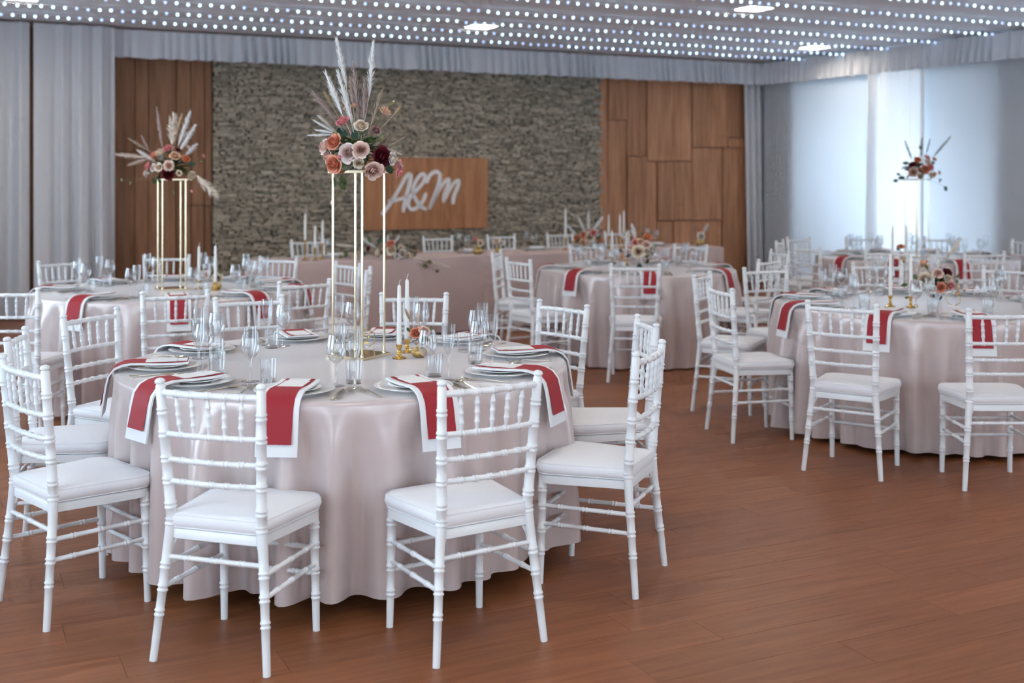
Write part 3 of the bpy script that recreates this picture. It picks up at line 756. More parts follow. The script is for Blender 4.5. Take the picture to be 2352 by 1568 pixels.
# cutlery: lies along local y, handle end towards -y
mb = flat_poly([(-.005, -.10), (.005, -.10), (.0065, -.02), (.0065, 0), (.009, .03), (.008, .09), (.002, .115), (-.0045, .11), (-.0055, .03), (-.0055, 0), (-.0065, -.02)], .001, .0038); knife_me = mb.mesh('knife', 'cutlery')
def sw(pts, ws, th=.0022):
    mb = MB(); vs = []; fs = []
    for (y, z), wd in zip(pts, ws): vs += [(-wd, y, z), (wd, y, z), (wd, y, z+th), (-wd, y, z+th)]
    for i in range(len(pts)-1):
        for k in range(4): r = (k+1) % 4; fs.append((i*4+k, i*4+r, (i+1)*4+r, (i+1)*4+k))
    e = (len(pts)-1)*4; fs += [(3, 2, 1, 0), (e, e+1, e+2, e+3)]; return mb.add(vs, fs)
mb = sw([(-.10, .002), (-.09, .002), (-.03, .006), (.02, .010), (.04, .009)], [.006, .0068, .0045, .0035, .004])
vs = []; fs = []
for j in range(9):
    q = j/8; y = .04 + .062*q; hw = .0205*math.sin(PI*min(1, .12+q*.83))**.7
    for i in range(7):
        x = -1 + i/3.0; vs.append((x*hw, y, .003 + .008*(x*x)*.8 + .006*abs(q-.55)*1.2))
for j in range(8):
    for i in range(6): b = j*7+i; fs.append((b, b+1, b+8, b+7))
mb.add(vs, fs); spoon_me = mb.mesh('spoon', 'cutlery', 60)
mb = sw([(-.10, .002), (-.09, .002), (-.03, .006), (.02, .010), (.035, .009), (.05, .005), (.062, .004)], [.006, .0068, .0045, .0035, .006, .0115, .0125])
for i in range(4):
    x = -.0105 + .007*i; flat = sw([(.06, .004), (.085, .004), (.105, .009)], [.0022, .002, .0012], .0018); mb.add([(a+x, b, c) for a, b, c in flat.v], flat.f)
fork_me = mb.mesh('fork', 'cutlery')
card_me = MB().box((-.047, -.072, 0), (.047, .072, .0012)).mesh('menu_card', 'card')
name_me = MB().box((-.040, -.020, 0), (.040, .020, .0012)).mesh('place_card', 'card')
ZP = ZT + .027                                        # top of the plate stack
def ribbon(profile, wd, th, off):
    """strip following (y, z) profile; off = lift along the normal"""
    n = len(profile); vs = []; fs = []
    for i, (y, z) in enumerate(profile):
        a, b = profile[max(i-1, 0)], profile[min(i+1, n-1)]; ty, tz = b[0]-a[0], b[1]-a[1]; L = math.hypot(ty, tz); ny, nz = tz/L, -ty/L
        if nz < 0 and abs(nz) > .2: ny, nz = -ny, -nz
        if abs(nz) <= .2 and ny > 0: ny, nz = -ny, -nz
        for sx in (-1, 1):
            vs += [(sx*wd, y+ny*off, z+nz*off), (sx*wd, y+ny*(off+th), z+nz*(off+th))]
    for i in range(n-1):
        b = i*4; fs += [(b+1, b+3, b+7, b+5), (b, b+4, b+6, b+2), (b, b+1, b+5, b+4), (b+2, b+6, b+7, b+3)]
    e = (n-1)*4; fs += [(0, 2, 3, 1), (e, e+1, e+3, e+2)]
    return MB().add(vs, fs)
# napkin: local origin at the plate centre on the table plane, -y = outwards over the edge
def napkin_profile(hang, inner):
    z = ZP - ZT
    p = [(inner, z), (inner-.03, z-.002), (.02, z-.003), (-.04, z-.002), (-.09, z+.001), (-.13, z+.002), (-.165, z-.003), (-.195, z-.016), (-.216, z-.042), (-.226, z-.08)]
    k = 6
    for i in range(1, k+1): p.append((-.226-.020*i/k, z-.08-(hang-.055)*i/k))
    return p
nap_me = ribbon(napkin_profile(.185, .098), .076, .007, 0).mesh('napkin', 'white_cloth', 60)
red_me = ribbon(napkin_profile(.142, .095), .056, .0012, .0078).mesh('red_band', 'red_cloth', 60)
def setting(ctr, R, ang, seat, tb, cutl=True, jit=None):
    rn = random.Random(hash((tb, seat)) if False else sum(map(ord, tb+seat)))
    f = Vector((-math.cos(ang), -math.sin(ang), 0)); r = Vector((f.y, -f.x, 0))       # inwards, sitter's right
    P = Vector((ctr[0], ctr[1], 0)) - f*(R-RP); yaw = math.atan2(f.y, f.x) - PI/2 + rn.uniform(-.05, .05)
    zt = Vector((0, 0, ZT+.0005)); at = ' at the %s seat of the %s' % (seat, tb); gp = ' on the ' + tb
    def loc(a, b, z=0): return P + r*a + f*b + zt + Vector((0, 0, z))
    o = obj('charger_plate', charger_me, None, loc(0, 0), yaw); tag(o, 'large white rimmed plate'+at, 'plate', 'large plates'+gp)
    o = obj('small_plate', plate_me, None, loc(0, 0, .0115), yaw); tag(o, 'small white plate'+at, 'plate', 'small plates'+gp)
    n = thing('napkin', 'folded white napkin with red band'+at, 'napkin', P+zt, yaw, 'napkins'+gp)
    obj('white_cloth', nap_me, n); b = obj('red_band', red_me, n); b['label'] = 'dark red cloth strip hanging over the napkin'
    cz = ZP-ZT+.0075
    o = obj('menu_card', card_me, None, P + zt + Matrix.Rotation(yaw, 3, 'Z') @ Vector((0, -.022, cz+.0005)), yaw); tag(o, 'white menu card'+at, 'card', 'menu cards'+gp)
    o = obj('place_card', name_me, None, P + zt + Matrix.Rotation(yaw, 3, 'Z') @ Vector((0, .072, cz+.001)), yaw); tag(o, 'small white place card'+at, 'card', 'place cards'+gp)
    j = lambda: rn.uniform(-.012, .012)
    o = obj('wine_glass', wine_me, None, loc(.115+j(), .165+j())); tag(o, 'round-bowled wine glass'+at, 'glass', 'wine glasses'+gp)
    o = obj('flute_glass', flute_me, None, loc(.190+j(), .125+j())); tag(o, 'narrow champagne flute'+at, 'glass', 'champagne flutes'+gp)
    o = obj('tumbler', tumbler_me, None, loc(.180+j(), .215+j())); tag(o, 'plain water tumbler'+at, 'glass', 'water tumblers'+gp)
    if cutl:
        o = obj('knife', knife_me, None, loc(.172, -.035), yaw+rn.uniform(-.03, .03)); tag(o, 'table knife'+at, 'knife', 'knives'+gp)
        o = obj('spoon', spoon_me, None, loc(.200, -.032), yaw+rn.uniform(-.12, .0)); tag(o, 'soup spoon'+at, 'spoon', 'spoons'+gp)
        o = obj('fork', fork_me, None, loc(-.185, -.02), yaw+rn.uniform(.0, .1)); tag(o, 'table fork'+at, 'fork', 'forks'+gp)
def seats(ctr, R, lst, tb):
    for seat, a in lst: setting(ctr, R, math.radians(a), seat, tb)
def ang_of(ctr, x, y): return math.degrees(math.atan2(y-ctr[1], x-ctr[0]))
seats(T1, .955, [('near left', -96.5), ('near right', -62.4), ('right front', -26), ('right middle', 12), ('far right', 51), ('far middle', 84), ('far left', 116), ('left rear', 158), ('left middle', 195), ('left front', 228)], N1)
seats(T2, .955, [('near left', -112), ('near right', -72), ('right front', -39), ('right middle', -1), ('right rear', 33), ('far right', 69), ('far middle', 106), ('far left', 143), ('left', 188)], N2)
seats(T3, .86, [('near', -90), ('left front', 226), ('left middle', 180), ('far left', 110), ('far right', 65), ('right middle', 13), ('right front', -36)], N3)
seats(T4, .955, [('near left', -126), ('near right', -93), ('left front', 192), ('left middle', 156), ('left rear', 122), ('far left', 86), ('far right', 50), ('right rear', 12), ('right front', -46)], N4)
seats(T5, .98, [('left front', 205), ('left middle', 157), ('left rear', 126), ('near left', -121), ('near right', -85), ('far left', 97), ('far right', 61), ('right rear', 26), ('right front', -20)], N5)
for i, x in enumerate(hx):
    w_ = ['leftmost', 'second', 'third', 'fourth', 'rightmost'][i]
    P = on_head(x, HDp-.19); z = Vector((0, 0, ZT+.0005)); at = ' before the %s chair of the head table' % w_
    o = obj('charger_plate', charger_me, None, P+z); tag(o, 'large white plate'+at, 'plate', 'head table plates')
    o = obj('napkin', MB().box((-.08, -.04, 0), (.08, .04, .012)).mesh('folded_napkin', 'white_cloth'), None, P+z+Vector((0, 0, .0265)), hang); tag(o, 'folded white napkin'+at, 'napkin', 'head table napkins')
    o = obj('wine_glass', wine_me, None, P+z-hd*.14-hn*.16); tag(o, 'wine glass'+at, 'glass', 'head table wine glasses')
    o = obj('flute_glass', flute_me, None, P+z-hd*.21-hn*.10); tag(o, 'champagne flute'+at, 'glass', 'head table flutes')

# ------------------------------------------------------------------ flowers
def rose_mesh(seed):
    """unit rose, radius about 1, opening towards +z"""
    rn = random.Random(seed); mb = MB()
    layers = [(2, .075, .60, .00), (3, .17, .62, .00), (4, .30, .60, .02), (5, .46, .52, .08), (5, .66, .38, .18), (6, .86, .16, .30)]
    for li, (n, rad, hgt, curl) in enumerate(layers):
        for k in range(n):
            a0 = 2*PI*k/n + li*0.75 + rn.uniform(-.18, .18); vs = []; fs = []; nu, nv = 7, 6
            half = 1.25*PI/n; tilt = rn.uniform(.92, 1.08)
            for j in range(nv):
                t = j/(nv-1)
                r_ = rad*(.25 + .75*math.sin(min(1, t*1.15)*PI/2)**.8)*tilt + curl*max(0, t-.62)*1.6
                for i in range(nu):
                    q = -1 + 2*i/(nu-1); wdt = math.sin(PI*(.25+.52*t))
                    a = a0 + q*half*wdt
                    rr = r_*(1 + .05*q) - .03*q*q*rad                      # one edge tucked under the next
                    zz = -.5 + (hgt+.5)*t - .16*q*q*t*t - curl*.55*max(0, t-.7)*3*(1-.4*q*q)
                    vs.append((rr*math.cos(a), rr*math.sin(a), zz + rn.uniform(-.015, .015)))
            for j in range(nv-1):
                for i in range(nu-1):
                    b = j*nu+i; fs.append((b, b+1, b+nu+1, b+nu))
            mb.add(vs, fs)
    mb.lathe([(0, .42), (.03, .42), (.06, .35), (.08, .0), (.30, -.3), (.3, -.5), (0, -.55)], 10)
    return mb.mesh('rose', 'rose_blush', 80)
ROSES = [rose_mesh(i) for i in range(4)]
def bud_mesh():
    return MB().lathe([(0, -.9), (.25, -.8), (.5, -.4), (.55, 0), (.42, .5), (.2, .85), (0, .95)], 12).mesh('bud', 'rose_blush', 70)
BUD = bud_mesh()
def leaf_mesh():
    vs = []; fs = []; n = 7
    for i in range(n):
        t = i/(n-1); wv = .30*math.sin(PI*min(1, .04+t*.96))**.8
        for q in (-1, -.5, 0, .5, 1): vs.append((q*wv, t, .10*abs(q) - .25*t*t))
    for i in range(n-1):
        for k in range(4): b = i*5+k; fs.append((b, b+1, b+6, b+5))
    return MB().add(vs, fs).mesh('leaf', 'leaf_green', 80)
LEAF = leaf_mesh()
def aim(o, d, roll=0.0):
    o.rotation_euler = (Vector(d).to_track_quat('Z', 'Y') @ Matrix.Rotation(roll, 3, 'Z').to_quaternion()).to_euler()
def plume(parent, base, start, tip, wd, col, seed, droop=0.0, hairs=170):
    """stem from base to start, fluffy head from start to tip"""
    rn = random.Random(seed); base, start, tip = map(Vector, (base, start, tip))
    mb = MB(); ax = tip - start; L = ax.length
    mb.tube([base, base.lerp(start, .5), start, start.lerp(tip, .5)], [.0016, .0014, .0013, .0008], 5)
    def axis(t): return start.lerp(tip, t) + Vector((0, 0, -droop*L*t*t))
    wd *= 1.25
    prof = lambda t: wd*(math.sin(PI*min(1, .10+.82*t))**.8)*(1 - .35*t) + .0006
    P = [axis(t/8) for t in range(9)]; mb.tube(P, [prof(t/8)*.42 for t in range(9)], 7)
    d = ax.normalized(); a = d.cross(Vector((.3, 1, .2))).normalized(); b = d.cross(a)
    for k in range(hairs):
        t = rn.random()*.97; p = axis(t); th = rn.uniform(0, 2*PI); o_ = a*math.cos(th) + b*math.sin(th)
        r = prof(t); l = .10*L*rn.uniform(.6, 1.3) + r*.6
        q0 = p + o_*r*.2; q1 = q0 + d*l*.55 + o_*r*rn.uniform(.5, .9); q2 = q0 + d*l + o_*r*rn.uniform(.7, 1.5); sd = d.cross(o_)*(.0007 + r*.12)
        mb.add([q0-sd, q0+sd, q1+sd*.8, q1-sd*.8, q2], [(0, 1, 2, 3), (3, 2, 4)])
    me = mb.mesh('plume', 'plume_'+col); o = obj('pampas_plume', me, parent); return o
def bouquet(name, label, cat, loc, items, conv, depth, seed, hub, front=-1.0):
    """items: ('r', x, y, colour, radius) rose; ('b', ...) bud; ('p', tip, start, width, colour) plume; ('l', x, y, colour, size, direction) leaf. conv maps a picture point to local (x, z)"""
    rn = random.Random(seed); root = thing(name, label, cat, loc)
    hubv = Vector(hub)
    for it in items:
        k = it[0]
        if k in 'rb':
            _, x, y, col, rad = it; lx, lz = conv(x, y)
            q = Vector((lx, 0, lz)) - hubv; rr = min(1.0, q.length/max(depth*1.6, .01))
            yy = -depth*(1 - rr*rr)**.5 * (1 if rr < .97 else .3) + rn.uniform(-.015, .015)
            o = obj('rose' if k == 'r' else 'bud', ROSES[rn.randrange(4)] if k == 'r' else BUD, root, (lx, yy, lz), material='rose_'+col)
            dd = Vector((q.x, yy*1.3 - .03, q.z + .02)).normalized(); aim(o, dd, rn.uniform(0, 6)); o.scale = (rad, rad, rad*.95)
            obj('stem', MB().tube([hubv*.6, Vector((lx, yy*.7, lz))*.55 + hubv*.3, Vector((lx, yy, lz)) - dd*rad*.5], .0014, 5).mesh('stem', 'stem'), root)
        elif k == 'p':
            _, tip, start, wd, col = it[:5]; dr = it[5] if len(it) > 5 else 0.0
            tx, tz = conv(*tip); sx, sz = conv(*start); y0 = rn.uniform(-.6, .4)*depth; dy = rn.uniform(-.04, .04)
            plume(root, hubv, (sx, y0, sz), (tx, y0+dy, tz), wd, col, rn.random(), dr)
        elif k == 'l':
            _, x, y, col, sz, an = it; lx, lz = conv(x, y)
            o = obj('leaf', LEAF, root, (lx, -depth*rn.uniform(.2, .8), lz), material='leaf_'+col)
            o.scale = (sz, sz, sz); lp = Vector(o.location)
            obj('stem', MB().tube([hubv*.6, lp*.5 + hubv*.35, lp], .0012, 5).mesh('stem', 'stem'), root)
            o.rotation_euler = (Matrix.Rotation(-math.radians(an-90), 3, 'Y') @ Matrix.Rotation(PI/2 - .5 + rn.uniform(-.3, .3), 3, 'X') @ Matrix.Rotation(rn.uniform(-.5, .5), 3, 'Y')).to_euler()
    # filler greenery near the hub
    for k in range(int(44*min(1, depth/.1))):
        th = rn.uniform(0, 2*PI); e = rn.uniform(-.5, .9); d = Vector((math.cos(th)*math.cos(e), math.sin(th)*math.cos(e), math.sin(e)))
        o = obj('leaf', LEAF, root, hubv + d*depth*rn.uniform(.1, .62), material=rn.choice(['leaf_green', 'leaf_dark', 'leaf_olive']))
        s = depth*rn.uniform(.45, .8); o.scale = (s, s, s); o.rotation_euler = (d.to_track_quat('Y', 'Z')).to_euler()
    return root
def gold_stand(ctr, rot, hgt, label, side=.163):
    t = thing('flower_stand', label, 'flower stand', (ctr[0], ctr[1], ZT+.0005), rot, 'tall gold flower stands')
    h = side/2
    for x in (-h, h):
        for y in (-h, h):
            obj('pole', MB().tube([(x, y, .006), (x, y, hgt-.012)], .0055, 12).mesh('pole', 'pale_gold', 40), t)
            obj('foot_cap', MB().lathe([(0, 0), (.008, 0), (.008, .012), (.0058, .016), (0, .016)], 12, x, y, .006).mesh('foot_cap', 'pale_gold', 40), t)
    e = h + .022
    obj('base_plate', MB().box((-e, -e, 0), (e, e, .012)).mesh('base_plate', 'pale_gold'), t)
    e = h + .016
    obj('top_plate', MB().box((-e, -e, hgt-.012), (e, e, hgt)).mesh('top_plate', 'pale_gold'), t)
    return t
def P_(u, v, z=ZT): return ux(u, v, z)
st1 = (-.69, 5.29); st2 = (-2.46, 8.50); st5 = (4.15, 12.05)
gold_stand(st1, math.radians(60), .835, 'tall gold flower stand with four poles on the front table')
gold_stand(st2, math.radians(28), .80, 'tall gold flower stand with four poles on the left rear table')
gold_stand(st5, math.radians(28), .80, 'tall gold flower stand with four poles on the far right table')
m1 = 5.29/F
conv1 = lambda x, y: (((x/3.919+700)-824)*m1, (393-(y/3.919+80))*m1)
items1 = [('r', 285, 975, 'salmon', .040), ('r', 185, 1012, 'blush', .036), ('r', 222, 1105, 'blush', .034), ('r', 282, 1175, 'salmon', .045), ('r', 420, 1072, 'shell', .046), ('r', 535, 1045, 'blush', .040), ('b', 335, 1110, 'pink', .019),
          ('r', 510, 1165, 'cream', .025), ('r', 715, 1110, 'burgundy', .050), ('r', 645, 1232, 'blush', .044), ('r', 850, 1235, 'pink', .032), ('r', 850, 1180, 'pink', .030), ('r', 725, 690, 'peach', .034), ('r', 530, 830, 'cream', .034),
          ('r', 355, 785, 'pink', .034), ('r', 440, 640, 'peach', .020), ('r', 660, 870, 'mauve', .024), ('b', 250, 1510, 'blush', .015), ('r', 370, 665, 'blush', .018), ('r', 690, 905, 'ivory', .018), ('r', 800, 1120, 'ivory', .03), ('b', 800, 610, 'cream', .009),
          ('p', (292, 45), (375, 470), .013, 'white'), ('p', (602, 62), (572, 560), .0135, 'white'), ('p', (430, 255), (478, 780), .014, 'mauve'), ('p', (302, 332), (430, 800), .016, 'white'), ('p', (200, 350), (350, 720), .014, 'white'),
          ('p', (540, 412), (525, 790), .013, 'mauve'), ('p', (402, 378), (422, 620), .012, 'beige'), ('p', (95, 535), (290, 790), .012, 'mauve'), ('p', (715, 520), (590, 900), .012, 'brown'), ('p', (890, 940), (600, 1090), .011, 'brown'),
          ('p', (800, 905), (640, 1010), .008, 'brown'), ('p', (110, 730), (265, 870), .006, 'white'), ('p', (80, 775), (265, 880), .006, 'white'), ('p', (90, 860), (265, 890), .006, 'white'), ('p', (35, 912), (240, 905), .006, 'white'), ('p', (150, 735), (265, 860), .006, 'beige'),
          ('p', (180, 522), (236, 625), .009, 'tan'), ('p', (865, 648), (812, 722), .008, 'tan'), ('p', (868, 1082), (740, 1030), .006, 'cream'), ('p', (880, 1190), (780, 1060), .008, 'cream'),
          ('l', 370, 960, 'dark', .075, 115), ('l', 345, 900, 'dark', .06, 120), ('l', 520, 920, 'green', .055, 70), ('l', 300, 1070, 'olive', .05, 170), ('l', 755, 1170, 'dark', .06, -75), ('l', 345, 1270, 'green', .06, -80), ('l', 330, 1330, 'green', .05, -70), ('l', 650, 960, 'olive', .045, 30),
          ('l', 400, 1180, 'green', .06, 200), ('l', 600, 990, 'green', .05, 60), ('l', 470, 970, 'dark', .06, 100), ('l', 700, 930, 'green', .03, 40), ('l', 760, 640, 'olive', .03, 20), ('l', 300, 900, 'olive', .04, 150), ('l', 280, 1290, 'green', .05, -100), ('l', 300, 1420, 'olive', .03, -80)]
bouquet('flower_arrangement', 'large rose and pampas bouquet on the tall stand of the front table', 'flowers', (st1[0], st1[1], ZT+.0005+.835), items1, conv1, .105, 3, (0, 0, .085))
obj_bud_stem = None
m2 = 8.50/F
conv2 = lambda x, y: (((x/3.485+260)-399)*m2, (409-(y/3.485+230))*m2)
items2 = [('r', 470, 380, 'pink', .040), ('r', 355, 432, 'salmon', .040), ('r', 410, 412, 'cream', .040), ('r', 535, 440, 'peach', .038), ('r', 615, 465, 'orange', .032), ('r', 300, 525, 'pink', .034), ('r', 275, 585, 'blush', .030), ('r', 360, 535, 'shell', .032), ('r', 415, 535, 'cream', .032),
          ('r', 500, 520, 'blush', .038), ('r', 490, 590, 'burgundy', .050), ('r', 575, 580, 'cream', .022), ('r', 655, 600, 'cream', .036), ('r', 735, 440, 'pink', .018), ('b', 640, 725, 'pink', .016), ('r', 620, 370, 'blush', .022), ('r', 515, 262, 'cream', .020), ('r', 555, 395, 'burgundy', .02),
          ('p', (640, 90), (535, 355), .020, 'white'), ('p', (680, 195), (560, 400), .020, 'white'), ('p', (698, 350), (600, 435), .018, 'white'), ('p', (480, 100), (475, 345), .038, 'cream'), ('p', (370, 65), (415, 370), .014, 'mauve'), ('p', (565, 105), (530, 250), .010, 'tan'),
          ('p', (132, 300), (285, 395), .010, 'brown'), ('p', (265, 282), (315, 395), .010, 'mauve'), ('p', (215, 398), (355, 485), .014, 'white'), ('p', (55, 432), (290, 455), .018, 'beige', .0), ('p', (130, 515), (290, 465), .014, 'beige'), ('p', (850, 775), (690, 600), .034, 'cream'),
          ('l', 345, 620, 'green', .06, -60), ('l', 400, 600, 'dark', .06, -90), ('l', 590, 500, 'dark', .06, 40), ('l', 630, 505, 'dark', .06, 0), ('l', 480, 440, 'green', .06, 90), ('l', 330, 575, 'grey', .05, 180), ('l', 120, 640, 'olive', .04, 150), ('l', 185, 655, 'olive', .04, 200), ('l', 420, 475, 'grey', .05, 90),
          ('l', 510, 715, 'olive', .04, -100), ('l', 600, 560, 'olive', .05, -30), ('l', 715, 490, 'olive', .035, 20)]
bouquet('flower_arrangement', 'rose and pampas bouquet on the tall stand of the left rear table', 'flowers', (st2[0], st2[1], ZT+.0005+.80), items2, conv2, .11, 5, (0, 0, .07))
m5 = 12.05/F
conv5 = lambda x, y: (((x/3.824+1880)-2106)*m5, (405-(y/3.824+290))*m5)
items5 = [('r', 800, 382, 'blush', .055), ('r', 905, 355, 'salmon', .050), ('r', 952, 332, 'pink', .045), ('r', 845, 270, 'orange', .036), ('r', 940, 250, 'pink', .036), ('r', 930, 292, 'cream', .040), ('r', 800, 322, 'burgundy', .042), ('r', 965, 408, 'cream', .040), ('r', 1005, 400, 'orange', .034),
          ('r', 1020, 265, 'peach', .034), ('r', 1065, 385, 'peach', .026), ('r', 865, 420, 'cream', .034), ('p', (765, 105), (822, 262), .012, 'sage'), ('p', (905, 80), (895, 245), .013, 'sage'), ('p', (985, 90), (940, 230), .009, 'sage'), ('p', (1138, 72), (1002, 240), .013, 'sage'), ('p', (820, 250), (860, 370), .014, 'beige'),
          ('l', 690, 452, 'dark', .06, 190), ('l', 715, 405, 'green', .05, 160), ('l', 745, 425, 'dark', .07, 190), ('l', 1030, 440, 'dark', .07, -40), ('l', 1075, 505, 'dark', .07, -45), ('l', 770, 315, 'dark', .06, 150), ('l', 990, 310, 'dark', .07, 40), ('l', 945, 395, 'green', .06, 0), ('l', 885, 190, 'olive', .06, 90)]
bouquet('flower_arrangement', 'rose bouquet with grey-green grasses on the tall stand of the far right table', 'flowers', (st5[0], st5[1], ZT+.0005+.80), items5, conv5, .12, 7, (0, 0, .08))

# ---- vases, candles, low arrangements
def candle(pos, base_z, stick_h, cand_h, where, group, tw=.011):
    p = Vector((pos.x, pos.y, base_z+.0005)); s = stick_h
    prof = [(0, 0), (.030, 0), (.032, .003), (.026, .006), (.012, .010), (.008, .016), (.011, .020), (.011, .024), (.006, .028), (.006, s-.036), (.010, s-.032), (.010, s-.028), (.007, s-.024), (.013, s-.012), (.0165, s), (.0145, s), (.012, s-.010), (0, s-.012)]
    h = thing('candle_holder', 'small polished gold candle holder ' + where, 'candle holder', p, random.uniform(0, 3), 'gold candle holders')
    obj('stick', MB().lathe(prof, 20).mesh('stick', 'gold', 50), h)
    obj('finger_loop', MB().tube([(.030+.014*math.cos(a)*1.0 + .006, .0, .008 + .008*math.sin(a)) for a in [2*PI*i/12 for i in range(13)]], .0022, 6, False).mesh('loop', 'gold', 50), h)
    c = thing('candle', 'white taper candle ' + where, 'candle', p + Vector((0, 0, s-.009)), 0, 'white taper candles')
    obj('wax', MB().lathe([(0, 0), (tw, 0), (tw*.98, cand_h*.5), (tw*.72, cand_h*.96), (tw*.5, cand_h*.985), (0, cand_h)], 16).mesh('wax', 'wax', 50), c)
    obj('wick', MB().tube([(0, 0, cand_h-.004), (.001, 0, cand_h+.010), (.006, 0, cand_h+.022)], .0016, 5).mesh('wick', 'wick'), c)
def gold_vase(pos, base_z, label, rad=.037, h=.052):
    p = Vector((pos.x, pos.y, base_z+.0005)); k = rad/.037
    prof = [(0, 0), (.020*k, 0), (.031*k, h*.12), (.037*k, h*.38), (.034*k, h*.62), (.020*k, h*.82), (.0095*k, h*.90), (.0085*k, h*1.05), (.011*k, h*1.22), (.009*k, h*1.22), (.007*k, h*1.05), (.007*k, h*.85), (0, h*.8)]
    o = obj('vase', MB().lathe(prof, 28).mesh('vase', 'gold_rough', 50), None, p); tag(o, label, 'vase', 'small gold bud vases'); return p + Vector((0, 0, h*1.15))
ca = P_(917, 823); cb = P_(935, 809)
candle(ca, ZT, .062, .275, 'in front on the front table', 'c'); candle(cb, ZT, .062, .285, 'behind, beside the small vase on the front table', 'c')
vp = gold_vase(P_(963, 820), ZT, 'squat textured gold bud vase beside the candles on the front table')
mv = 5.2/F
convv = lambda x, y: (((x/6.03+820)-964)*mv, (784-(y/6.03+600))*mv)
bouquet('flower_sprig', 'salmon and blush roses in the small gold vase of the front table', 'flowers', vp + Vector((0, 0, -.012)),
        [('r', 830, 905, 'salmon', .030), ('r', 950, 880, 'blush', .026), ('p', (670, 590), (750, 750), .006, 'tan'), ('p', (830, 640), (850, 800), .008, 'cream'), ('l', 735, 905, 'green', .025, 120), ('l', 870, 985, 'dark', .035, -80), ('l', 960, 960, 'green', .035, -60), ('l', 1010, 900, 'olive', .03, 60), ('b', 1060, 900, 'blush', .009)], convv, .035, 9, (0, 0, .03))
# table number holders: round base with a gold hexagon of wire
def number_holder(pos, base_z, rot, label, num=True):
    p = Vector((pos.x, pos.y, base_z+.0005)); t = thing('table_number_holder', label, 'table number', p, rot, 'gold table numbers')
    obj('base', MB().lathe([(0, 0), (.032, 0), (.033, .002), (.033, .010), (.032, .012), (0, .012)], 24).mesh('base', 'white_letter', 50), t)
    pts = [(.045*math.cos(PI/6+PI/3*i), 0, .052 + .045*math.sin(PI/6+PI/3*i)) for i in range(7)]
    obj('wire_hexagon', MB().tube(pts, .0022, 6, False).mesh('wire', 'gold', 30), t)
    if not num: return
    dig = [(-.012, 0, .066), (-.006, 0, .074), (.004, 0, .075), (.012, 0, .068), (.011, 0, .058), (.002, 0, .047), (-.008, 0, .036), (-.013, 0, .031), (.014, 0, .031)]
    obj('numeral', MB().tube(dig, .0028, 6).mesh('numeral', 'gold', 60), t)
number_holder(P_(842, 803), ZT, .5, 'gold wire hexagon table number between the stand poles')
number_holder(P_(2190, 706), ZT, -.2, 'empty gold wire hexagon holder on the right table by the low flowers', False)
# left rear table
candle(P_(457, 664), ZT, .062, .26, 'left of the pair on the left rear table', 'c'); candle(P_(495, 667), ZT, .062, .27, 'right of the pair on the left rear table', 'c')
vp = gold_vase(P_(498, 664), ZT, 'squat gold bud vase beside the candles on the left rear table', .037, .055)
m = 8.5/F; cv = lambda x, y: (((x/3.36)-498)*m, (640-(y/3.36+520))*m)
bouquet('flower_sprig', 'cream and blush blooms in the gold vase of the left rear table', 'flowers', vp + Vector((0, 0, -.012)), [('r', 1690, 370, 'cream', .042), ('r', 1610, 340, 'blush', .034), ('r', 1570, 360, 'ivory', .026), ('l', 1660, 400, 'green', .05, 60), ('l', 1640, 330, 'olive', .05, 110)], cv, .05, 12, (0, 0, .04))
# middle table
candle(P_(1406, 606), ZT, .062, .26, 'left of the pair on the middle table', 'c'); candle(P_(1439, 610), ZT, .062, .26, 'right of the pair on the middle table', 'c')
def glass_vase(pos, base_z, label, r=.045, h=.12):
    p = Vector((pos.x, pos.y, base_z+.0005))
    o = obj('vase', MB().lathe([(0, 0), (r*.7, 0), (r*.75, .004), (r*.9, h*.5), (r, h), (r*.95, h), (r*.84, h*.5), (r*.68, .01), (0, .01)], 28).mesh('glass_vase', 'glass', 50), None, p); tag(o, label, 'vase', 'clear glass vases'); return p + Vector((0, 0, h))
p3 = P_(1470, 612); vp = glass_vase(p3, ZT, 'clear glass vase holding the low flowers of the middle table')
m = p3.y/F; v3 = proj(vp)[1]; cv = lambda x, y: (((x/5.88+1300)-1470)*m, (v3-(y/5.88+450))*m)
bouquet('flower_arrangement', 'low bouquet of pink, orange and cream roses on the middle table', 'flowers', vp, [('r', 1095, 540, 'orange', .042), ('r', 930, 620, 'pink', .038), ('r', 1070, 645, 'blush', .038), ('r', 990, 605, 'peach', .034), ('r', 960, 740, 'cream', .060), ('r', 760, 820, 'peach', .042), ('r', 1160, 740, 'ivory', .050), ('r', 1175, 690, 'ivory', .035), ('r', 852, 540, 'cream', .02), ('r', 870, 690, 'blush', .03), ('r', 1060, 740, 'cream', .04),
        ('p', (885, 380), (935, 575), .022, 'white'), ('p', (715, 500), (840, 590), .018, 'white'), ('l', 985, 900, 'dark', .09, -90), ('l', 1090, 840, 'dark', .07, -90), ('l', 1035, 545, 'dark', .05, 100), ('l', 755, 750, 'dark', .05, 150), ('l', 870, 790, 'dark', .06, 200), ('l', 1180, 680, 'green', .05, 30)], cv, .10, 13, (0, 0, .03))
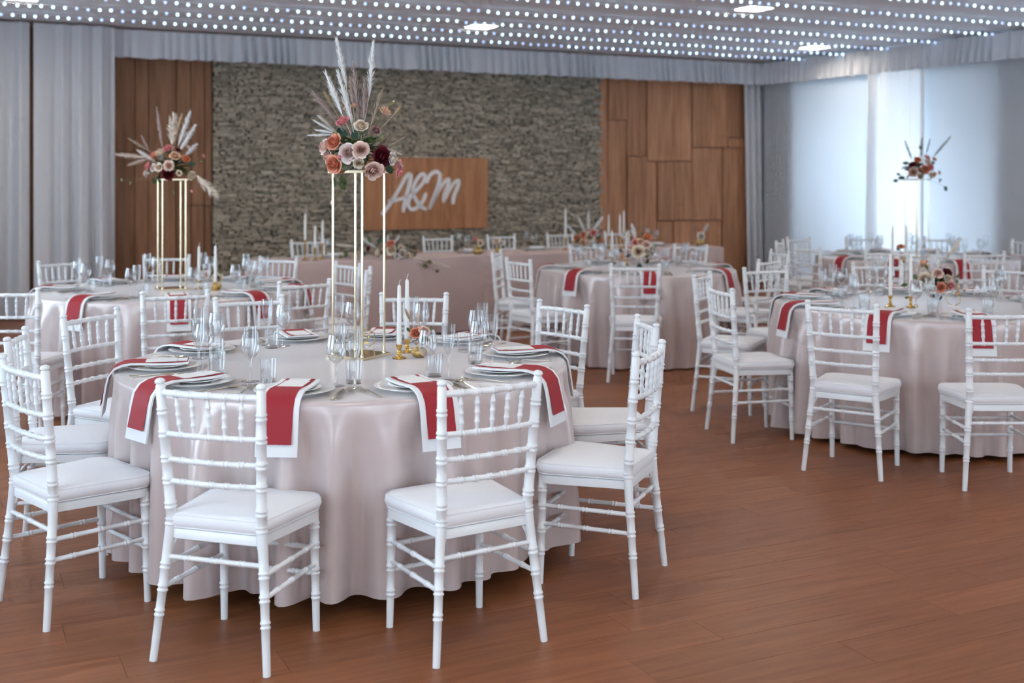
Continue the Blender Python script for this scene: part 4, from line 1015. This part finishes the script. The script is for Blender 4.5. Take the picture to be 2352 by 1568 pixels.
# right table
candle(P_(2045, 704), ZT, .070, .27, 'left of the pair on the right table', 'c'); candle(P_(2092, 706), ZT, .070, .27, 'right of the pair on the right table', 'c')
p4 = P_(2150, 690); vp = glass_vase(p4, ZT, 'clear glass vase holding the low flowers of the right table', .042, .085)
m = p4.y/F; v4 = proj(vp)[1]; cv = lambda x, y: (((x/7.084+2020)-2152)*m, (v4-(y/7.084+530)-4)*m)
bouquet('flower_arrangement', 'low bouquet of cream, salmon and burgundy roses on the right table', 'flowers', vp, [('r', 745, 490, 'peach', .036), ('r', 890, 640, 'blush', .036), ('r', 1080, 635, 'burgundy', .036), ('r', 715, 745, 'cream', .052), ('r', 1065, 735, 'cream', .030), ('r', 940, 870, 'salmon', .036), ('r', 1100, 840, 'pink', .030), ('r', 1255, 875, 'cream', .032), ('r', 1280, 985, 'peach', .026), ('r', 640, 860, 'ivory', .034), ('r', 800, 900, 'ivory', .03), ('r', 680, 570, 'cream', .03),
        ('p', (1325, 105), (1110, 450), .012, 'cream'), ('p', (962, 225), (940, 560), .014, 'white'), ('p', (600, 470), (680, 640), .010, 'white'), ('l', 580, 750, 'green', .05, 120), ('l', 1240, 715, 'green', .05, 20), ('l', 1200, 790, 'green', .045, 0), ('l', 450, 830, 'green', .045, 200), ('l', 770, 600, 'olive', .05, 100), ('l', 930, 745, 'olive', .05, 90), ('l', 860, 980, 'dark', .05, -90), ('l', 960, 1010, 'dark', .04, -80), ('l', 1340, 920, 'green', .03, -30), ('l', 440, 1030, 'olive', .03, 200)], cv, .085, 15, (0, 0, .03))
# far right table
candle(P_(2050, 606), ZT, .07, .30, 'left of the pair on the far right table', 'c'); candle(P_(2082, 608), ZT, .07, .30, 'right of the pair on the far right table', 'c')
vp = gold_vase(P_(2069, 603), ZT, 'small gold bud vase between the candles of the far right table', .04, .055)
m = 11.6/F; cv = lambda x, y: (((x/7.084+2020)-2069)*m, (proj(vp)[1]-(y/7.084+530))*m)
bouquet('flower_sprig', 'single orange rose in the gold vase of the far right table', 'flowers', vp + Vector((0, 0, -.012)), [('r', 350, 240, 'orange', .042), ('l', 390, 290, 'dark', .05, 20), ('l', 330, 290, 'green', .05, 160)], cv, .03, 17, (0, 0, .03))
# head table pieces
def hp(u, y):                                         # point on the head table at picture column u, y metres from its front edge
    k = (u-CU)/F; b = on_head(0, y); x = (k*b.y - b.x)/(hd.x - k*hd.y); return on_head(x, y)
for u, y, sh2, ch, wh in [(701, .35, .20, .27, 'leftmost of three at the left end of the head table'), (724, .22, .13, .22, 'middle of three at the left end of the head table'), (741, .38, .16, .24, 'right of three at the left end of the head table'),
                          (1299, .4, .14, .34, 'left of the pampas bouquet on the head table'), (1398, .4, .14, .26, 'right of the pampas bouquet on the head table'), (1424, .32, .14, .26, 'second from right by the head table pampas'), (1433, .45, .17, .27, 'rightmost on the head table')]:
    candle(hp(u, y), ZT, sh2, ch, wh, 'c', .012)
ph = hp(900, .16); m = ph.y/F; vh = proj(Vector((ph.x, ph.y, ZT)))[1]
cv = lambda x, y: (((x/4.704+640)-900)*m, (vh-(y/4.704+460)-2)*m)
garl = [('r', 1065, 560, 'cream', .055), ('r', 1215, 455, 'salmon', .045), ('r', 1225, 520, 'cream', .055), ('r', 1195, 605, 'peach', .036), ('r', 1350, 560, 'ivory', .046), ('r', 1330, 495, 'cream', .030), ('r', 970, 510, 'burgundy', .040), ('r', 800, 600, 'blush', .038), ('r', 1400, 585, 'cream', .040), ('r', 1510, 545, 'peach', .026), ('r', 1450, 575, 'cream', .024), ('r', 1150, 490, 'peach', .035), ('r', 870, 560, 'blush', .035), ('r', 1290, 590, 'ivory', .03),
        ('p', (1305, 375), (1250, 455), .014, 'white'), ('p', (890, 395), (1040, 500), .022, 'white'), ('p', (615, 470), (820, 490), .018, 'cream'), ('p', (1850, 712), (1500, 615), .016, 'cream'), ('p', (1000, 345), (1050, 430), .018, 'beige'), ('p', (1180, 370), (1180, 450), .014, 'white'), ('p', (620, 590), (830, 560), .018, 'cream'),
        ('l', 760, 575, 'green', .09, 170), ('l', 950, 570, 'dark', .09, 160), ('l', 1290, 575, 'green', .09, 20), ('l', 1560, 690, 'olive', .07, -20), ('l', 1700, 735, 'olive', .06, -40), ('l', 1430, 575, 'olive', .08, 0), ('l', 1100, 470, 'dark', .08, 90), ('l', 1000, 450, 'green', .07, 110), ('l', 1240, 610, 'green', .07, -60), ('l', 1600, 650, 'olive', .07, -10), ('l', 700, 600, 'olive', .07, 180), ('l', 1080, 640, 'green', .06, -90)]
bouquet('flower_garland', 'long low garland of cream, salmon and burgundy roses along the head table', 'flowers', Vector((ph.x, ph.y, ZT+.001)), garl, cv, .10, 19, (.05, 0, .06))
ph = hp(1352, .42); m = ph.y/F; vp = glass_vase(ph, ZT, 'clear glass vase under the pampas bouquet on the head table', .05, .10); vh = proj(vp)[1]
cv = lambda x, y: (((x/5.88+1300)-1352)*m, (vh-(y/5.88+450)-1)*m)
bouquet('flower_arrangement', 'bouquet of white pampas and peach roses on the head table at right', 'flowers', vp, [('r', 130, 555, 'orange', .042), ('r', 225, 520, 'salmon', .046), ('r', 315, 545, 'cream', .062), ('r', 360, 485, 'pink', .042), ('r', 455, 585, 'salmon', .042), ('r', 220, 620, 'peach', .040), ('r', 95, 625, 'cream', .034), ('r', 290, 610, 'blush', .034), ('p', (155, 268), (255, 480), .018, 'white'), ('p', (305, 205), (300, 450), .020, 'white'), ('p', (495, 275), (360, 465), .022, 'white'), ('p', (20, 395), (145, 525), .020, 'white'), ('p', (440, 440), (330, 520), .016, 'white'), ('l', 385, 600, 'dark', .06, -40), ('l', 170, 600, 'green', .06, 200), ('l', 410, 560, 'green', .06, 20)], cv, .10, 21, (0, 0, .03))
ph = hp(1097, .3); vp = gold_vase(ph, ZT, 'gold vase at the middle of the head table', .052, .085); m = ph.y/F; vh = proj(vp)[1]
cv = lambda x, y: (((x/3.267+600)-1097)*m, (vh-(y/3.267+480)-1)*m)
bouquet('flower_sprig', 'peach and cream blooms in the gold vase at the middle of the head table', 'flowers', vp + Vector((0, 0, -.012)), [('r', 1605, 215, 'salmon', .04), ('r', 1645, 240, 'cream', .04), ('p', (1580, 150), (1600, 230), .012, 'beige'), ('l', 1620, 260, 'green', .05, 100)], cv, .03, 23, (0, 0, .03))
ph = hp(1145, .45); vp = gold_vase(ph, ZT, 'small gold vase right of centre on the head table', .04, .06); m = ph.y/F; vh = proj(vp)[1]
cv = lambda x, y: ((x-1145)*m, (vh-y)*m)
bouquet('flower_sprig', 'cream blooms in the small gold vase right of centre on the head table', 'flowers', vp + Vector((0, 0, -.012)), [('r', 1140, 551, 'cream', .045), ('r', 1152, 555, 'ivory', .035), ('l', 1150, 560, 'dark', .06, -30)], cv, .03, 24, (0, 0, .03))
ph = hp(1607, .42); vp = gold_vase(ph, ZT, 'gold vase at the right end of the head table', .055, .095); m = ph.y/F; vh = proj(vp)[1]
cv = lambda x, y: (((x/5.88+1300)-1607)*m, (vh-(y/5.88+450)-1)*m)
bouquet('flower_sprig', 'white bloom with a pampas plume in the gold vase at the right end', 'flowers', vp + Vector((0, 0, -.012)), [('r', 1820, 520, 'ivory', .05), ('r', 1800, 455, 'orange', .034), ('p', (1915, 355), (1850, 500), .018, 'white'), ('p', (1720, 370), (1780, 470), .010, 'mauve')], cv, .03, 25, (0, 0, .03))
